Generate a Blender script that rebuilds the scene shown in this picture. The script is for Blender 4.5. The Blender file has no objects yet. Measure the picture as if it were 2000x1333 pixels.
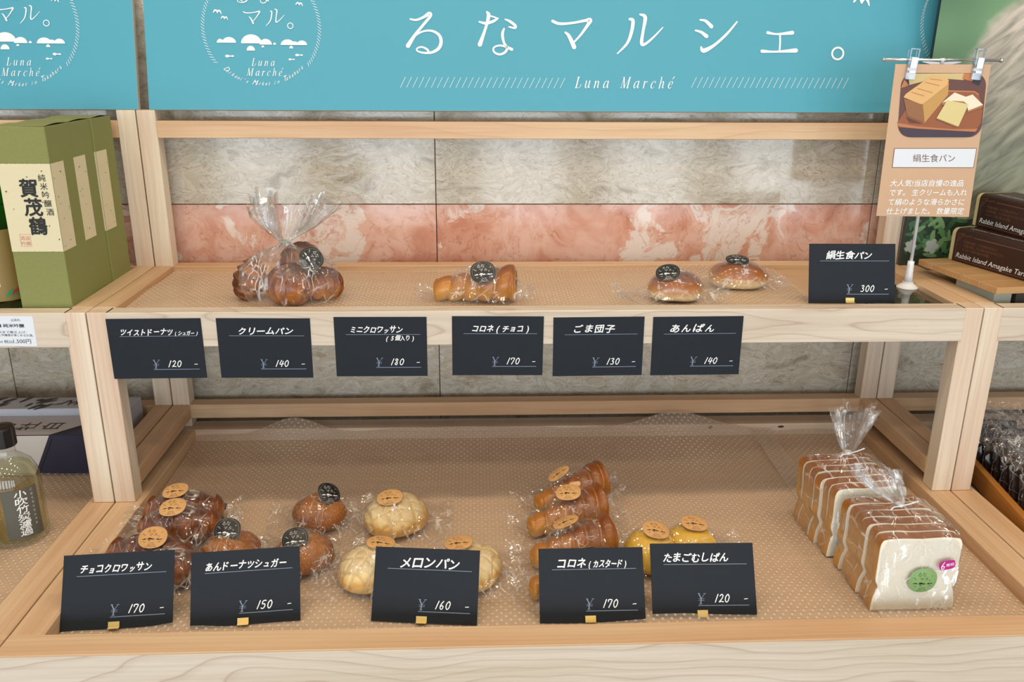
import bpy, math, random
from mathutils import Vector, Matrix, Euler, noise
SC = bpy.context.scene
COL = SC.collection
PI = math.pi
random.seed(7)

# ------------------------------------------------------------------ camera
def camera():
    yaw, pit, rol, f = 0.04285629, -0.32242721, 0.00682282, 1695.325
    cy, sy, cp, sp = math.cos(yaw), math.sin(yaw), math.cos(pit), math.sin(pit)
    fw = Vector((sy*cp, cy*cp, sp)); r = Vector((cy, -sy, 0)); u = r.cross(fw)
    r2 = math.cos(rol)*r + math.sin(rol)*u; u2 = -math.sin(rol)*r + math.cos(rol)*u
    cd = bpy.data.cameras.new('camera'); cd.sensor_width = 36; cd.lens = f/2000*36
    cd.clip_start = 0.05; cd.clip_end = 60
    o = bpy.data.objects.new('camera', cd); COL.objects.link(o)
    m = Matrix((r2, u2, -fw)).transposed().to_4x4(); m.translation = (0.55196, -0.84323, 0.65552)
    o.matrix_world = m; SC.camera = o
camera()

# ------------------------------------------------------------------ light
EXPOSURE = -0.28
SC.view_settings.view_transform = 'Standard'; SC.view_settings.look = 'None'
SC.view_settings.gamma = 1; SC.view_settings.use_curve_mapping = False
SC.view_settings.exposure = EXPOSURE
SC.cycles.max_bounces = 10; SC.cycles.diffuse_bounces = 3; SC.cycles.glossy_bounces = 4
SC.cycles.transmission_bounces = 8; SC.cycles.transparent_max_bounces = 24
SC.cycles.caustics_reflective = False; SC.cycles.caustics_refractive = False
W = bpy.data.worlds.new('world'); SC.world = W; W.use_nodes = True
bg = W.node_tree.nodes['Background']; bg.inputs[0].default_value = (0.80, 0.90, 1.0, 1); bg.inputs[1].default_value = 0.62

def area(name, loc, rot, sx, sy, power, color, shape='RECTANGLE'):
    l = bpy.data.lights.new(name, 'AREA'); l.shape = shape; l.size = sx
    if shape in ('RECTANGLE', 'ELLIPSE'): l.size_y = sy
    l.energy = power; l.color = color
    o = bpy.data.objects.new(name, l); COL.objects.link(o); o.location = loc; o.rotation_euler = rot
    return o
WARM = (1.0, 0.80, 0.58)
for y, xs, p in ((0.05, (-.7, -.1, .5, 1.1, 1.7, 2.3), 3.9), (-.9, (-.4, .35, 1.1, 1.85), 3.4), (-1.9, (-.7, .2, 1.1, 2.0), 4.5), (-3.1, (0, 1.2), 6)):
    for x in xs: area('ceiling_lamp', (x, y, 1.93), (0, 0, 0), 0.15, 0.15, p, WARM, 'DISK')
for x in (-3.1, -2.1, -1.1, -.1, .9, 1.9, 2.9, 3.9):
    area('window_pane_light', (x, -4.6, .38), (math.radians(90), 0, 0), .62, 2.0, 27, (0.84, 0.93, 1.0))

# ------------------------------------------------------------------ tagging / mesh helpers
def tag(o, label=None, cat=None, group=None, kind=None):
    if label: o['label'] = label
    if cat: o['category'] = cat
    if group: o['group'] = group
    if kind: o['kind'] = kind
    return o
def empty(name, loc=(0, 0, 0), rot=(0, 0, 0), parent=None):
    o = bpy.data.objects.new(name, None); COL.objects.link(o); o.location = loc; o.rotation_euler = rot
    o.empty_display_size = 0.02
    if parent: o.parent = parent
    return o
def thing(name, label, cat, loc=(0, 0, 0), rot=(0, 0, 0), group=None):
    return tag(empty(name, loc, rot), label, cat, group)
def obj(name, me, mat, parent=None, loc=(0, 0, 0), rot=(0, 0, 0), smooth=False):
    if mat and not me.materials:
        for m in (mat if isinstance(mat, (list, tuple)) else [mat]): me.materials.append(m)
    if smooth: me.polygons.foreach_set('use_smooth', [True]*len(me.polygons))
    o = bpy.data.objects.new(name, me); COL.objects.link(o)
    o.location = loc; o.rotation_euler = rot
    if parent: o.parent = parent
    return o
def mesh(vs, fs, mi=None):
    me = bpy.data.meshes.new('m'); me.from_pydata([tuple(v) for v in vs], [], [tuple(f) for f in fs])
    if mi: me.polygons.foreach_set('material_index', mi)
    me.update(); return me
BOXC = {}
def box_geo(a, b, c, bev=0.0006):
    """bevelled box, half sizes a,b,c"""
    vs = []; fs = []
    bev = min(bev, a*.4, b*.4, c*.4)
    idx = {}
    for sx in (-1, 1):
        for sy in (-1, 1):
            for sz in (-1, 1):
                for k in range(3):
                    p = [sx*(a-bev), sy*(b-bev), sz*(c-bev)]
                    p[k] = (sx*a, sy*b, sz*c)[k]
                    idx[(sx, sy, sz, k)] = len(vs); vs.append(p)
    S = (-1, 1)
    for k in range(3):
        o1, o2 = [(1, 2), (2, 0), (0, 1)][k]
        for s in S:
            q = []
            for t1, t2 in ((-1, -1), (1, -1), (1, 1), (-1, 1)):
                sg = [0, 0, 0]; sg[k] = s; sg[o1] = t1; sg[o2] = t2; q.append(idx[(*sg, k)])
            fs.append(q if s > 0 else q[::-1])
        # edges parallel to axis k, between faces o1 and o2
        for t1 in S:
            for t2 in S:
                def g(s, kk):
                    sg = [0, 0, 0]; sg[k] = s; sg[o1] = t1; sg[o2] = t2; return idx[(*sg, kk)]
                q = [g(-1, o1), g(1, o1), g(1, o2), g(-1, o2)]
                fs.append(q if t1*t2 < 0 else q[::-1])
    for sx in S:
        for sy in S:
            for sz in S:
                q = [idx[(sx, sy, sz, 0)], idx[(sx, sy, sz, 1)], idx[(sx, sy, sz, 2)]]
                fs.append(q if sx*sy*sz > 0 else q[::-1])
    return vs, fs
def box(name, x0, x1, y0, y1, z0, z1, mat, parent=None, bev=0.0008, off=None):
    """box whose mesh local X runs along its longest side (so the grain follows it)"""
    d = (x1-x0, y1-y0, z1-z0); c = Vector(((x0+x1)/2, (y0+y1)/2, (z0+z1)/2))
    if parent is not None: c = c - (Vector(off) if off else parent.location)
    k = d.index(max(d))
    if k == 0: g = box_geo(d[0]/2, d[1]/2, d[2]/2, bev); rot = (0, 0, 0)
    elif k == 1: g = box_geo(d[1]/2, d[0]/2, d[2]/2, bev); rot = (0, 0, PI/2)
    else: g = box_geo(d[2]/2, d[1]/2, d[0]/2, bev); rot = (0, -PI/2, 0)
    return obj(name, mesh(*g), mat, parent, c, rot)
def lathe(prof, n=32):
    vs = []; fs = []
    for r, z in prof:
        for i in range(n):
            a = 2*PI*i/n; vs.append((r*math.cos(a), r*math.sin(a), z))
    for j in range(len(prof)-1):
        for i in range(n):
            k = (i+1) % n; fs.append((j*n+i, j*n+k, (j+1)*n+k, (j+1)*n+i))
    fs.append(tuple(range(n))[::-1]); m = (len(prof)-1)*n; fs.append(tuple(range(m, m+n)))
    return vs, fs
def tube(pts, r, n=8):
    vs = []; fs = []
    for j, p in enumerate(pts):
        p = Vector(p); a = Vector(pts[max(j-1, 0)]); b = Vector(pts[min(j+1, len(pts)-1)])
        t = (b-a).normalized(); s = t.cross(Vector((0, 0, 1)))
        if s.length < 1e-4: s = t.cross(Vector((0, 1, 0)))
        s.normalize(); u = s.cross(t)
        for i in range(n):
            w = 2*PI*i/n; vs.append(p + r*(math.cos(w)*s + math.sin(w)*u))
    for j in range(len(pts)-1):
        for i in range(n):
            k = (i+1) % n; fs.append((j*n+i, j*n+k, (j+1)*n+k, (j+1)*n+i))
    fs.append(tuple(range(n))[::-1]); m = (len(pts)-1)*n; fs.append(tuple(range(m, m+n)))
    return vs, fs
def join(*gs):
    V = []; F = []
    for v, f in gs:
        b = len(V); V += [tuple(x) for x in v]; F += [tuple(i+b for i in q) for q in f]
    return V, F
def shift(g, d, rot=None):
    m = rot.to_matrix() if rot else Matrix.Identity(3)
    return [m @ Vector(v) + Vector(d) for v in g[0]], g[1]

# ------------------------------------------------------------------ flat art (print, handwriting)
GL = {}
def glyphs(s, off=0.0):
    key = (s, off)
    if key in GL: return GL[key]
    c = bpy.data.curves.new('t', 'FONT'); c.body = s; c.size = 1; c.offset = off; c.resolution_u = 3
    o = bpy.data.objects.new('t', c); COL.objects.link(o)
    dg = bpy.context.evaluated_depsgraph_get(); dg.update()
    m = bpy.data.meshes.new_from_object(o.evaluated_get(dg))
    r = ([(v.co.x, v.co.y) for v in m.vertices], [tuple(p.vertices) for p in m.polygons])
    bpy.data.objects.remove(o); bpy.data.curves.remove(c); bpy.data.meshes.remove(m)
    GL[key] = r; return r
class Art:
    def __init__(s): s.v = []; s.f = []; s.l = []; s.n = 0
    def add(s, v, f):
        b = len(s.v); s.v += v; s.l += [s.n % 60]*len(v); s.n += 1; s.f += [tuple(i+b for i in q) for q in f]; return s
    def text(s, t, x0, x1, yb, h, shear=0.0, off=0.0, rot=0.0):
        if off > 0:
            for dx, dy in ((-off, 0), (off, 0), (0, -off), (0, off)):
                s.text(t, x0+dx*h, None if x1 is None else x1+dx*h, yb+dy*h, h, shear, 0.0, rot)
            return s
        return s._text(t, x0, x1, yb, h, shear, rot)
    def _text(s, t, x0, x1, yb, h, shear=0.0, rot=0.0, off=0.0):
        """string fitted to x0..x1 (x1 None: natural width), baseline yb, em height h"""
        v, f = glyphs(t, off)
        if not v: return s
        a = min(p[0] for p in v); b = max(p[0] for p in v)
        sx = h if x1 is None else (x1-x0)/(b-a)
        cr, sr = math.cos(rot), math.sin(rot)
        out = []
        for x, y in v:
            X = (x-a)*sx + shear*y*h; Y = y*h
            out.append((x0+X*cr-Y*sr, yb+X*sr+Y*cr))
        return s.add(out, f)
    def hand(s, t, x0, x1, yb, h, shear=0.22, off=0.022, seed=1):
        """marker handwriting: every character a little off in size, slant and line"""
        rnd = random.Random(seed); n = len(t); step = (x1-x0)/n
        for i, ch in enumerate(t):
            if ch == ' ': continue
            v, f = glyphs(ch)
            if not v: continue
            small = ch in 'ョュッ'
            k = (0.82 if small else 1.0)*rnd.uniform(0.9, 1.05)
            cx = (min(p[0] for p in v)+max(p[0] for p in v))/2; r = rnd.uniform(-0.10, 0.10)
            dy = rnd.uniform(-0.05, 0.05)*h; sx = min(step*1.02, h*1.1)*k
            out = []
            for x, y in v:
                X = (x-cx)*sx + shear*(y-.35)*h; Y = (y-(0 if small else .0))*h*k
                out.append((x0+step*(i+.5)+X-Y*r, yb+dy+Y+X*r))
            for ex, ey in ((-off, 0), (off, 0), (0, off), (0, -off)): s.add([(x+ex*h, y+ey*h) for x, y in out], f)
        return s
    def stroke(s, pts, k=1.0, ox=0.0, oy=0.0, shear=0.0, flip=False, n=6, w0=None):
        """brush stroke through (x, y, width) points"""
        P = [(p[0], p[1], (p[2] if len(p) > 2 else w0)) for p in pts]
        Q = []
        m = len(P)
        for i in range(m-1):
            p0, p1, p2, p3 = P[max(i-1, 0)], P[i], P[i+1], P[min(i+2, m-1)]
            for j in range(n):
                t = j/n
                Q.append(tuple(0.5*((2*p1[c])+(-p0[c]+p2[c])*t+(2*p0[c]-5*p1[c]+4*p2[c]-p3[c])*t*t+(-p0[c]+3*p1[c]-3*p2[c]+p3[c])*t**3) for c in range(3)))
        Q.append(P[-1])
        vs = []; fs = []
        for i, q in enumerate(Q):
            a = Q[max(i-1, 0)]; b = Q[min(i+1, len(Q)-1)]
            dx, dy = b[0]-a[0], b[1]-a[1]; L = math.hypot(dx, dy) or 1; nx, ny = -dy/L, dx/L
            w = abs(q[2])/2
            vs += [(q[0]+nx*w, q[1]+ny*w), (q[0]-nx*w, q[1]-ny*w)]
        for i in range(len(Q)-1): fs.append((2*i, 2*i+1, 2*i+3, 2*i+2))
        T = lambda V: [(ox+k*(x+shear*(-y if flip else y)), oy+k*(-y if flip else y)) for x, y in V]
        s.add(T(vs), fs)
        for q in (Q[0], Q[-1]):
            w = abs(q[2])/2
            s.add(T([(q[0]+w*math.cos(a*PI/5), q[1]+w*math.sin(a*PI/5)) for a in range(10)]), [tuple(range(10))])
        return s
    def poly(s, pts): return s.add(list(pts), [tuple(range(len(pts)))])
    def rect(s, x0, y0, x1, y1): return s.poly([(x0, y0), (x1, y0), (x1, y1), (x0, y1)])
    def ell(s, cx, cy, rx, ry, a0=0, a1=2*PI, n=28, rot=0):
        c, d = math.cos(rot), math.sin(rot); P = []
        full = abs(a1-a0-2*PI) < 1e-6
        for i in range(n if full else n+1):
            a = a0+(a1-a0)*i/n; x, y = rx*math.cos(a), ry*math.sin(a); P.append((cx+x*c-y*d, cy+x*d+y*c))
        return s.poly(P)
    def ring(s, cx, cy, r, w, n=28):
        v = []; f = []
        for i in range(n):
            a = 2*PI*i/n
            v += [(cx+(r-w/2)*math.cos(a), cy+(r-w/2)*math.sin(a)), (cx+(r+w/2)*math.cos(a), cy+(r+w/2)*math.sin(a))]
        for i in range(n):
            j = (i+1) % n; f.append((2*i, 2*i+1, 2*j+1, 2*j))
        return s.add(v, f)
    def to(s, fn):
        s.v = [fn(x, y) for x, y in s.v]; return s
    def merge(s, o, k=1, ox=0, oy=0):
        b = len(s.v); s.v += [(ox+k*x, oy+k*y) for x, y in o.v]; s.l += [(i+s.n) % 60 for i in o.l]; s.n += o.n; s.f += [tuple(i+b for i in q) for q in o.f]; return s
    def make(s, name, mat, parent, d=0.0004, up='z', loc=None):
        """up z: drawn in the XZ plane facing -Y; up y: drawn in the XY plane facing +Z"""
        L = loc or (0, 0, 0)
        vs = [(x+L[0], L[1]-d-e*3e-6, y+L[2]) if up == 'z' else (x+L[0], y+L[1], L[2]+d+e*3e-6) for (x, y), e in zip(s.v, s.l)]
        return obj(name, mesh(vs, s.f), mat, parent)

DIG = {'0': [[(.38, 1), (.12, .75), (.05, .3), (.22, 0), (.45, .2), (.55, .7), (.38, 1)]],
 '1': [[(.36, 1), (.06, 0)]],
 '2': [[(.1, .8), (.32, 1), (.5, .78), (.3, .35), (.02, .03), (.3, .1), (.6, .04)]],
 '3': [[(.12, .92), (.38, 1), (.46, .8), (.25, .55), (.48, .4), (.36, .05), (.05, .06)]],
 '4': [[(.3, 1), (.05, .38), (.62, .46)], [(.52, .85), (.32, 0)]],
 '5': [[(.55, 1), (.2, .96), (.12, .58), (.4, .58), (.44, .25), (.22, 0), (0, .08)]],
 '6': [[(.42, 1), (.12, .55), (.08, .12), (.32, 0), (.45, .3), (.25, .46), (.08, .25)]],
 '7': [[(.08, .75), (.12, .98), (.55, .95), (.42, .5), (.2, 0)]],
 '8': [[(.46, .85), (.25, 1), (.12, .8), (.38, .42), (.3, .02), (.06, .18), (.28, .5), (.46, .85)]]}
def digits(a, t, x, y, h, w=.13):
    for ch in t:
        for st in DIG[ch]: a.stroke(st, h, x, y, shear=.12, w0=w, n=4)
        x += h*(.55 if ch == '1' else .78)
SERIF = {
 'L': (.62, [[(.12, .7, .09), (.12, 0, .09)], [(.02, .69, .025), (.24, .69, .025)], [(.02, .01, .025), (.42, .01, .025), (.5, .2, .05)]]),
 'u': (.62, [[(0, .42, .02), (.08, .45, .06), (.08, .14, .08), (.15, 0, .05), (.26, .03, .03), (.36, .2, .02)], [(.38, .45, .08), (.38, .1, .08), (.44, 0, .04), (.5, .07, .02)]]),
 'n': (.62, [[(0, .38, .02), (.06, .45, .05), (.08, .38, .08), (.08, 0, .08)], [(.1, .25, .02), (.22, .43, .03), (.33, .43, .06), (.36, .3, .08), (.36, .08, .07), (.42, 0, .03), (.48, .07, .02)]]),
 'a': (.62, [[(.36, .36, .03), (.26, .45, .03), (.1, .38, .05), (.04, .18, .08), (.08, .02, .06), (.2, .02, .03), (.34, .2, .02)], [(.38, .45, .07), (.38, .1, .08), (.44, 0, .04), (.5, .07, .02)]]),
 'M': (.98, [[(0, .01, .02), (.2, .01, .02)], [(.1, 0, .03), (.14, .7, .03)], [(.14, .7, .08), (.38, .02, .09)], [(.38, .02, .025), (.68, .7, .025)], [(.68, .7, .09), (.68, 0, .09)], [(.58, .01, .02), (.8, .01, .02)], [(.04, .69, .02), (.16, .69, .02)], [(.66, .69, .02), (.8, .69, .02)]]),
 'r': (.48, [[(0, .38, .02), (.06, .45, .05), (.08, .4, .08), (.08, 0, .08)], [(.09, .22, .02), (.2, .42, .03), (.3, .41, .08)]]),
 'c': (.52, [[(.36, .36, .07), (.3, .45, .03), (.14, .42, .04), (.04, .2, .08), (.1, .02, .06), (.22, 0, .03), (.36, .1, .02)]]),
 'h': (.62, [[(0, .69, .02), (.08, .7, .06), (.08, 0, .08)], [(.1, .25, .02), (.22, .43, .03), (.33, .43, .06), (.36, .3, .08), (.36, .08, .07), (.42, 0, .03), (.48, .07, .02)]]),
 'é': (.5, [[(.06, .22, .02), (.3, .26, .03), (.34, .38, .06), (.24, .45, .03), (.1, .38, .05), (.04, .18, .08), (.1, .02, .06), (.22, 0, .03), (.36, .1, .02)], [(.24, .58, .03), (.36, .74, .07)]]),
 ' ': (.5, [])}
def serif(a, t, x0, x1, y, h, sh=.25):
    XK = .74; tot = sum(SERIF[c][0] for c in t)*XK; n = len(t); gap = ((x1-x0)/h-tot)/max(n-1, 1); x = 0
    for c in t:
        for st in SERIF[c][1]: a.stroke([(p[0]*XK+x, p[1], p[2]*.9) for p in st], h, x0, y, shear=sh, n=4)
        x += SERIF[c][0]*XK+gap
# brush-style kana of the shop sign, digitised in a frame with y down
KRU = [[(436, 108, 8), (470, 112, 10), (510, 96, 12), (540, 78, 18), (545, 92, 14), (510, 135, 12), (460, 195, 14), (420, 255, 20)],
       [(422, 250, 10), (455, 205, 8), (500, 177, 8), (550, 172, 10), (590, 193, 13), (603, 230, 15), (590, 268, 15), (553, 291, 12), (505, 294, 9), (470, 283, 7), (472, 268, 7), (497, 262, 8), (525, 275, 10), (535, 292, 9)]]
KNA = [[(858, 68, 9), (867, 85, 17), (858, 130, 13), (842, 180, 13), (817, 248, 20)], [(815, 122, 8), (850, 130, 13), (890, 120, 13), (918, 103, 8)],
       [(868, 88, 7), (895, 95, 7), (915, 104, 8)], [(958, 108, 6), (985, 120, 12), (1013, 142, 13), (1012, 156, 10), (980, 150, 7)],
       [(952, 160, 8), (943, 190, 13), (950, 235, 11), (968, 268, 11), (955, 292, 11), (925, 303, 10), (897, 290, 9), (893, 268, 8), (915, 255, 8), (950, 256, 10), (994, 275, 14)]]
KMA = [[(1222, 118, 14), (1260, 132, 13), (1330, 128, 11), (1400, 115, 13), (1430, 112, 20), (1415, 142, 14), (1375, 198, 10), (1340, 235, 8)],
       [(1292, 180, 8), (1310, 196, 15), (1328, 230, 18), (1342, 262, 20)]]
KLU = [[(1652, 106, 12), (1670, 116, 16), (1662, 180, 15), (1638, 242, 12), (1585, 298, 6)],
       [(1710, 80, 9), (1738, 96, 17), (1728, 170, 13), (1720, 238, 16), (1738, 246, 12), (1785, 208, 9), (1838, 152, 5)]]
KSI = [[(195, 112, 8), (225, 118, 13), (256, 148, 18)], [(168, 170, 8), (200, 180, 13), (228, 202, 18)],
       [(198, 262, 8), (212, 282, 20), (270, 252, 13), (340, 190, 11), (398, 122, 7)]]
KWE = [[(568, 182, 14), (620, 190, 9), (705, 182, 18)], [(636, 190, 8), (637, 232, 8), (634, 282, 8)], [(537, 285, 16), (610, 288, 9), (725, 281, 20)]]
def gly(a, G, k, ox, oy, gx=0, gy=0, w=1.0):
    for st in G: a.stroke([(p[0]-gx, p[1]-gy, p[2]*w) for p in st], k, ox, oy, flip=True)
def bird(a, x, y, k):
    a.stroke([(0, .3, .1), (.2, .55, .2), (.42, .5, .2), (.5, .25, .12)], k, x, y); a.stroke([(.5, .25, .12), (.65, .5, .2), (.85, .45, .18), (1, .1, .08)], k, x, y)
def fish(a, x, y, k): a.stroke([(0, 0, .34), (.2, 0, .4), (.55, 0, .14), (1, 0, .26)], k, x, y)
def half(a, x, y, rx, ry): a.ell(x, y, rx, ry, 0, PI)
R28 = math.radians(52)
def logo(full=True):
    """emblem, centre at 0,0, radius 1"""
    a = Art(); K = 1/865; X = lambda x: (x-965)*K; Y = lambda y: (400-y)*K
    t = Art(); gly(t, KMA, 1, 0, 0, 1222, 118); a.merge(t, K*1.13, X(715), Y(180))
    t = Art(); gly(t, KLU, 1, 0, 0, 1585, 80); a.merge(t, K*1.1, X(1035), Y(138))
    t = Art(); gly(t, KRU, 1, 0, 0, 410, 295); a.merge(t, K*1.15, X(565), Y(48))
    t = Art(); gly(t, KNA, 1, 0, 0, 815, 300); a.merge(t, K*1.15, X(880), Y(52))
    a.ring(X(1393), Y(373), 40*K, 11*K)
    for x, y, rx, ry in [(355, 622, 50, 55), (485, 622, 102, 82), (812, 628, 152, 128), (1022, 645, 92, 82), (1153, 645, 22, 30), (800, 732, 62, 68), (978, 684, 22, 26), (1395, 697, 28, 38), (1345, 648, 102, 80), (1555, 648, 76, 66), (1450, 648, 60, 52)]:
        half(a, X(x), Y(y), rx*K, ry*K)
    for x, y, k in [(275, 225, 115), (385, 305, 95), (1485, 100, 98)]: bird(a, X(x), Y(y), k*K)
    for x, y, k in [(435, 813, 100), (1465, 792, 88), (1362, 855, 70)]: fish(a, X(x), Y(y), k*K)
    serif(a, 'Luna', X(800), X(1150), Y(950), 150*K); serif(a, 'Marché', X(720), X(1250), Y(1093), 150*K)
    if full:
        T = "Daikoni's Market in Takehara"; n = len(T)
        for i, ch in enumerate(T):
            if ch == ' ': continue
            g = math.radians(-134+i*88/(n-1)); v, f = glyphs(ch)
            c, s = math.cos(g+PI/2), math.sin(g+PI/2); h = (.125 if ch.isupper() else .092)
            x0_ = min(q[0] for q in v)
            a.add([(math.cos(g)*.965+((x-x0_)*.8+.4*y)*h*c-y*h*s, math.sin(g)*.965+((x-x0_)*.8+.4*y)*h*s+y*h*c) for x, y in v], f)
        for i in range(88):
            g = math.radians(-38+i*254/87)
            if 60 < math.degrees(g) < 120: continue
            t_ = g-PI/2+R28; px, py = .99*math.cos(g), .99*math.sin(g); d = .033
            a.stroke([(px-d*math.cos(t_), py-d*math.sin(t_)), (px+d*math.cos(t_), py+d*math.sin(t_))], w0=.0075, n=1)
    else:
        for side in (0, 1):
            for i in range(16):
                g = math.radians(-30+i*7) if side == 0 else math.radians(210-i*7)
                a.stroke([(.93*math.cos(g)-.015, .93*math.sin(g)+.02), (.93*math.cos(g)+.015, .93*math.sin(g)-.02)], w0=.01, n=1)
        a.text("Daikoni's Market in Takehara", -.42, .42, -.9, .08, .2)
    return a
LOGO = logo(True); LOGO_S = logo(False)

# ------------------------------------------------------------------ materials
def nt(name):
    m = bpy.data.materials.new(name); m.use_nodes = True; t = m.node_tree
    return m, t, t.nodes, t.links, t.nodes['Principled BSDF']
def srgb(r, g, b):
    f = lambda c: (c/12.92 if c <= .04045 else ((c+.055)/1.055)**2.4)
    return (f(r/255), f(g/255), f(b/255), 1)
def plain(name, col, rough=.5, metal=0, spec=.5, bump=0, bscale=200, coat=0, var=0.0):
    m, t, N, L, P = nt(name)
    P.inputs['Base Color'].default_value = col; P.inputs['Roughness'].default_value = rough
    P.inputs['Metallic'].default_value = metal; P.inputs['Specular IOR Level'].default_value = spec
    P.inputs['Coat Weight'].default_value = coat; P.inputs['Coat Roughness'].default_value = .08
    tc = N.new('ShaderNodeTexCoord')
    n = N.new('ShaderNodeTexNoise'); n.inputs['Scale'].default_value = bscale; n.inputs['Detail'].default_value = 4
    L.new(tc.outputs['Object'], n.inputs['Vector'])
    if bump:
        b = N.new('ShaderNodeBump'); b.inputs['Strength'].default_value = bump; b.inputs['Distance'].default_value = .001
        L.new(n.outputs['Fac'], b.inputs['Height']); L.new(b.outputs['Normal'], P.inputs['Normal'])
    if var:
        mx = N.new('ShaderNodeMix'); mx.data_type = 'RGBA'; mx.inputs['A'].default_value = col
        mx.inputs['B'].default_value = tuple(c*(1-var) for c in col[:3])+(1,)
        L.new(n.outputs['Fac'], mx.inputs['Factor']); L.new(mx.outputs['Result'], P.inputs['Base Color'])
    return m
def ramp(N, stops):
    r = N.new('ShaderNodeValToRGB'); e = r.color_ramp.elements
    while len(e) > 1: e.remove(e[-1])
    e[0].position, e[0].color = stops[0][0], stops[0][1]
    for p, c in stops[1:]:
        x = e.new(p); x.color = c
    return r
def wood(name, lo, hi, line, axis=.03, freq=95, warp=.035, rough=.42, lw=.5):
    m, t, N, L, P = nt(name)
    tc = N.new('ShaderNodeTexCoord'); oi = N.new('ShaderNodeObjectInfo')
    mul = N.new('ShaderNodeVectorMath'); mul.operation = 'SCALE'; mul.inputs['Scale'].default_value = 37.0
    cb = N.new('ShaderNodeCombineXYZ'); L.new(oi.outputs['Random'], cb.inputs[0]); 
    L.new(cb.outputs[0], mul.inputs[0])
    add = N.new('ShaderNodeVectorMath'); add.operation = 'ADD'; L.new(tc.outputs['Object'], add.inputs[0]); L.new(mul.outputs[0], add.inputs[1])
    mp = N.new('ShaderNodeMapping'); mp.inputs['Scale'].default_value = (2.2, 7, 7); L.new(add.outputs[0], mp.inputs[0])
    n1 = N.new('ShaderNodeTexNoise'); n1.inputs['Scale'].default_value = 1.0; n1.inputs['Detail'].default_value = 2.5; L.new(mp.outputs[0], n1.inputs['Vector'])
    s1 = N.new('ShaderNodeVectorMath'); s1.operation = 'SUBTRACT'; s1.inputs[1].default_value = (.5, .5, .5); L.new(n1.outputs['Color'], s1.inputs[0])
    s2 = N.new('ShaderNodeVectorMath'); s2.operation = 'MULTIPLY'; s2.inputs[1].default_value = (0, warp*2.6, warp*2.6); L.new(s1.outputs[0], s2.inputs[0])
    yz = N.new('ShaderNodeVectorMath'); yz.operation = 'MULTIPLY'; yz.inputs[1].default_value = (0, 1, 1); L.new(tc.outputs['Object'], yz.inputs[0])
    a2 = N.new('ShaderNodeVectorMath'); a2.operation = 'ADD'; L.new(yz.outputs[0], a2.inputs[0]); L.new(s2.outputs[0], a2.inputs[1])
    a3 = N.new('ShaderNodeVectorMath'); a3.operation = 'ADD'; a3.inputs[1].default_value = (0, axis, axis*.3); L.new(a2.outputs[0], a3.inputs[0])
    ln = N.new('ShaderNodeVectorMath'); ln.operation = 'LENGTH'; L.new(a3.outputs[0], ln.inputs[0])
    f = N.new('ShaderNodeMath'); f.operation = 'MULTIPLY'; f.inputs[1].default_value = freq; L.new(ln.outputs['Value'], f.inputs[0])
    fr = N.new('ShaderNodeMath'); fr.operation = 'FRACT'; L.new(f.outputs[0], fr.inputs[0])
    rl = ramp(N, [(0, (1, 1, 1, 1)), (.035, (.3, .3, .3, 1)), (.09, (0, 0, 0, 1)), (.72, (.03, .03, .03, 1)), (.95, (.35, .35, .35, 1)), (1, (1, 1, 1, 1))]); L.new(fr.outputs[0], rl.inputs[0])
    # broad tone and fine fibre
    mp2 = N.new('ShaderNodeMapping'); mp2.inputs['Scale'].default_value = (6, 260, 260); L.new(add.outputs[0], mp2.inputs[0])
    n2 = N.new('ShaderNodeTexNoise'); n2.inputs['Scale'].default_value = 1; n2.inputs['Detail'].default_value = 5; L.new(mp2.outputs[0], n2.inputs['Vector'])
    mp3 = N.new('ShaderNodeMapping'); mp3.inputs['Scale'].default_value = (1.6, 22, 22); L.new(add.outputs[0], mp3.inputs[0])
    n3 = N.new('ShaderNodeTexNoise'); n3.inputs['Scale'].default_value = 1; n3.inputs['Detail'].default_value = 2; L.new(mp3.outputs[0], n3.inputs['Vector'])
    rt = ramp(N, [(.35, lo), (.65, hi)]); L.new(n3.outputs['Fac'], rt.inputs[0])
    m1 = N.new('ShaderNodeMix'); m1.data_type = 'RGBA'; m1.blend_type = 'MULTIPLY'; m1.inputs['Factor'].default_value = .35
    rf = ramp(N, [(.3, (.72, .66, .6, 1)), (.62, (1, 1, 1, 1))]); L.new(n2.outputs['Fac'], rf.inputs[0])
    L.new(rt.outputs[0], m1.inputs['A']); L.new(rf.outputs[0], m1.inputs['B'])
    lwm = N.new('ShaderNodeMath'); lwm.operation = 'MULTIPLY'; lwm.inputs[1].default_value = lw; L.new(rl.outputs[0], lwm.inputs[0])
    m2 = N.new('ShaderNodeMix'); m2.data_type = 'RGBA'; m2.inputs['B'].default_value = line
    L.new(lwm.outputs[0], m2.inputs['Factor']); L.new(m1.outputs['Result'], m2.inputs['A'])
    L.new(m2.outputs['Result'], P.inputs['Base Color']); P.inputs['Roughness'].default_value = rough; P.inputs['Specular IOR Level'].default_value = .35
    b = N.new('ShaderNodeBump'); b.inputs['Strength'].default_value = .12; b.inputs['Distance'].default_value = .0005
    L.new(n2.outputs['Fac'], b.inputs['Height']); L.new(b.outputs['Normal'], P.inputs['Normal'])
    return m
M = {}
M['wood'] = wood('pine_beam', srgb(208, 168, 130), srgb(224, 194, 158), srgb(184, 142, 106), axis=.12, freq=140, warp=.012, lw=.4)
M['wood_leg'] = wood('pine_leg', srgb(222, 196, 172), srgb(236, 224, 202), srgb(196, 162, 136), axis=.10, freq=170, warp=.01, lw=.35)
M['wood_board'] = wood('pine_board', srgb(212, 197, 178), srgb(224, 212, 195), srgb(160, 128, 106), axis=.010, freq=60, warp=.07, lw=.5)
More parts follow.
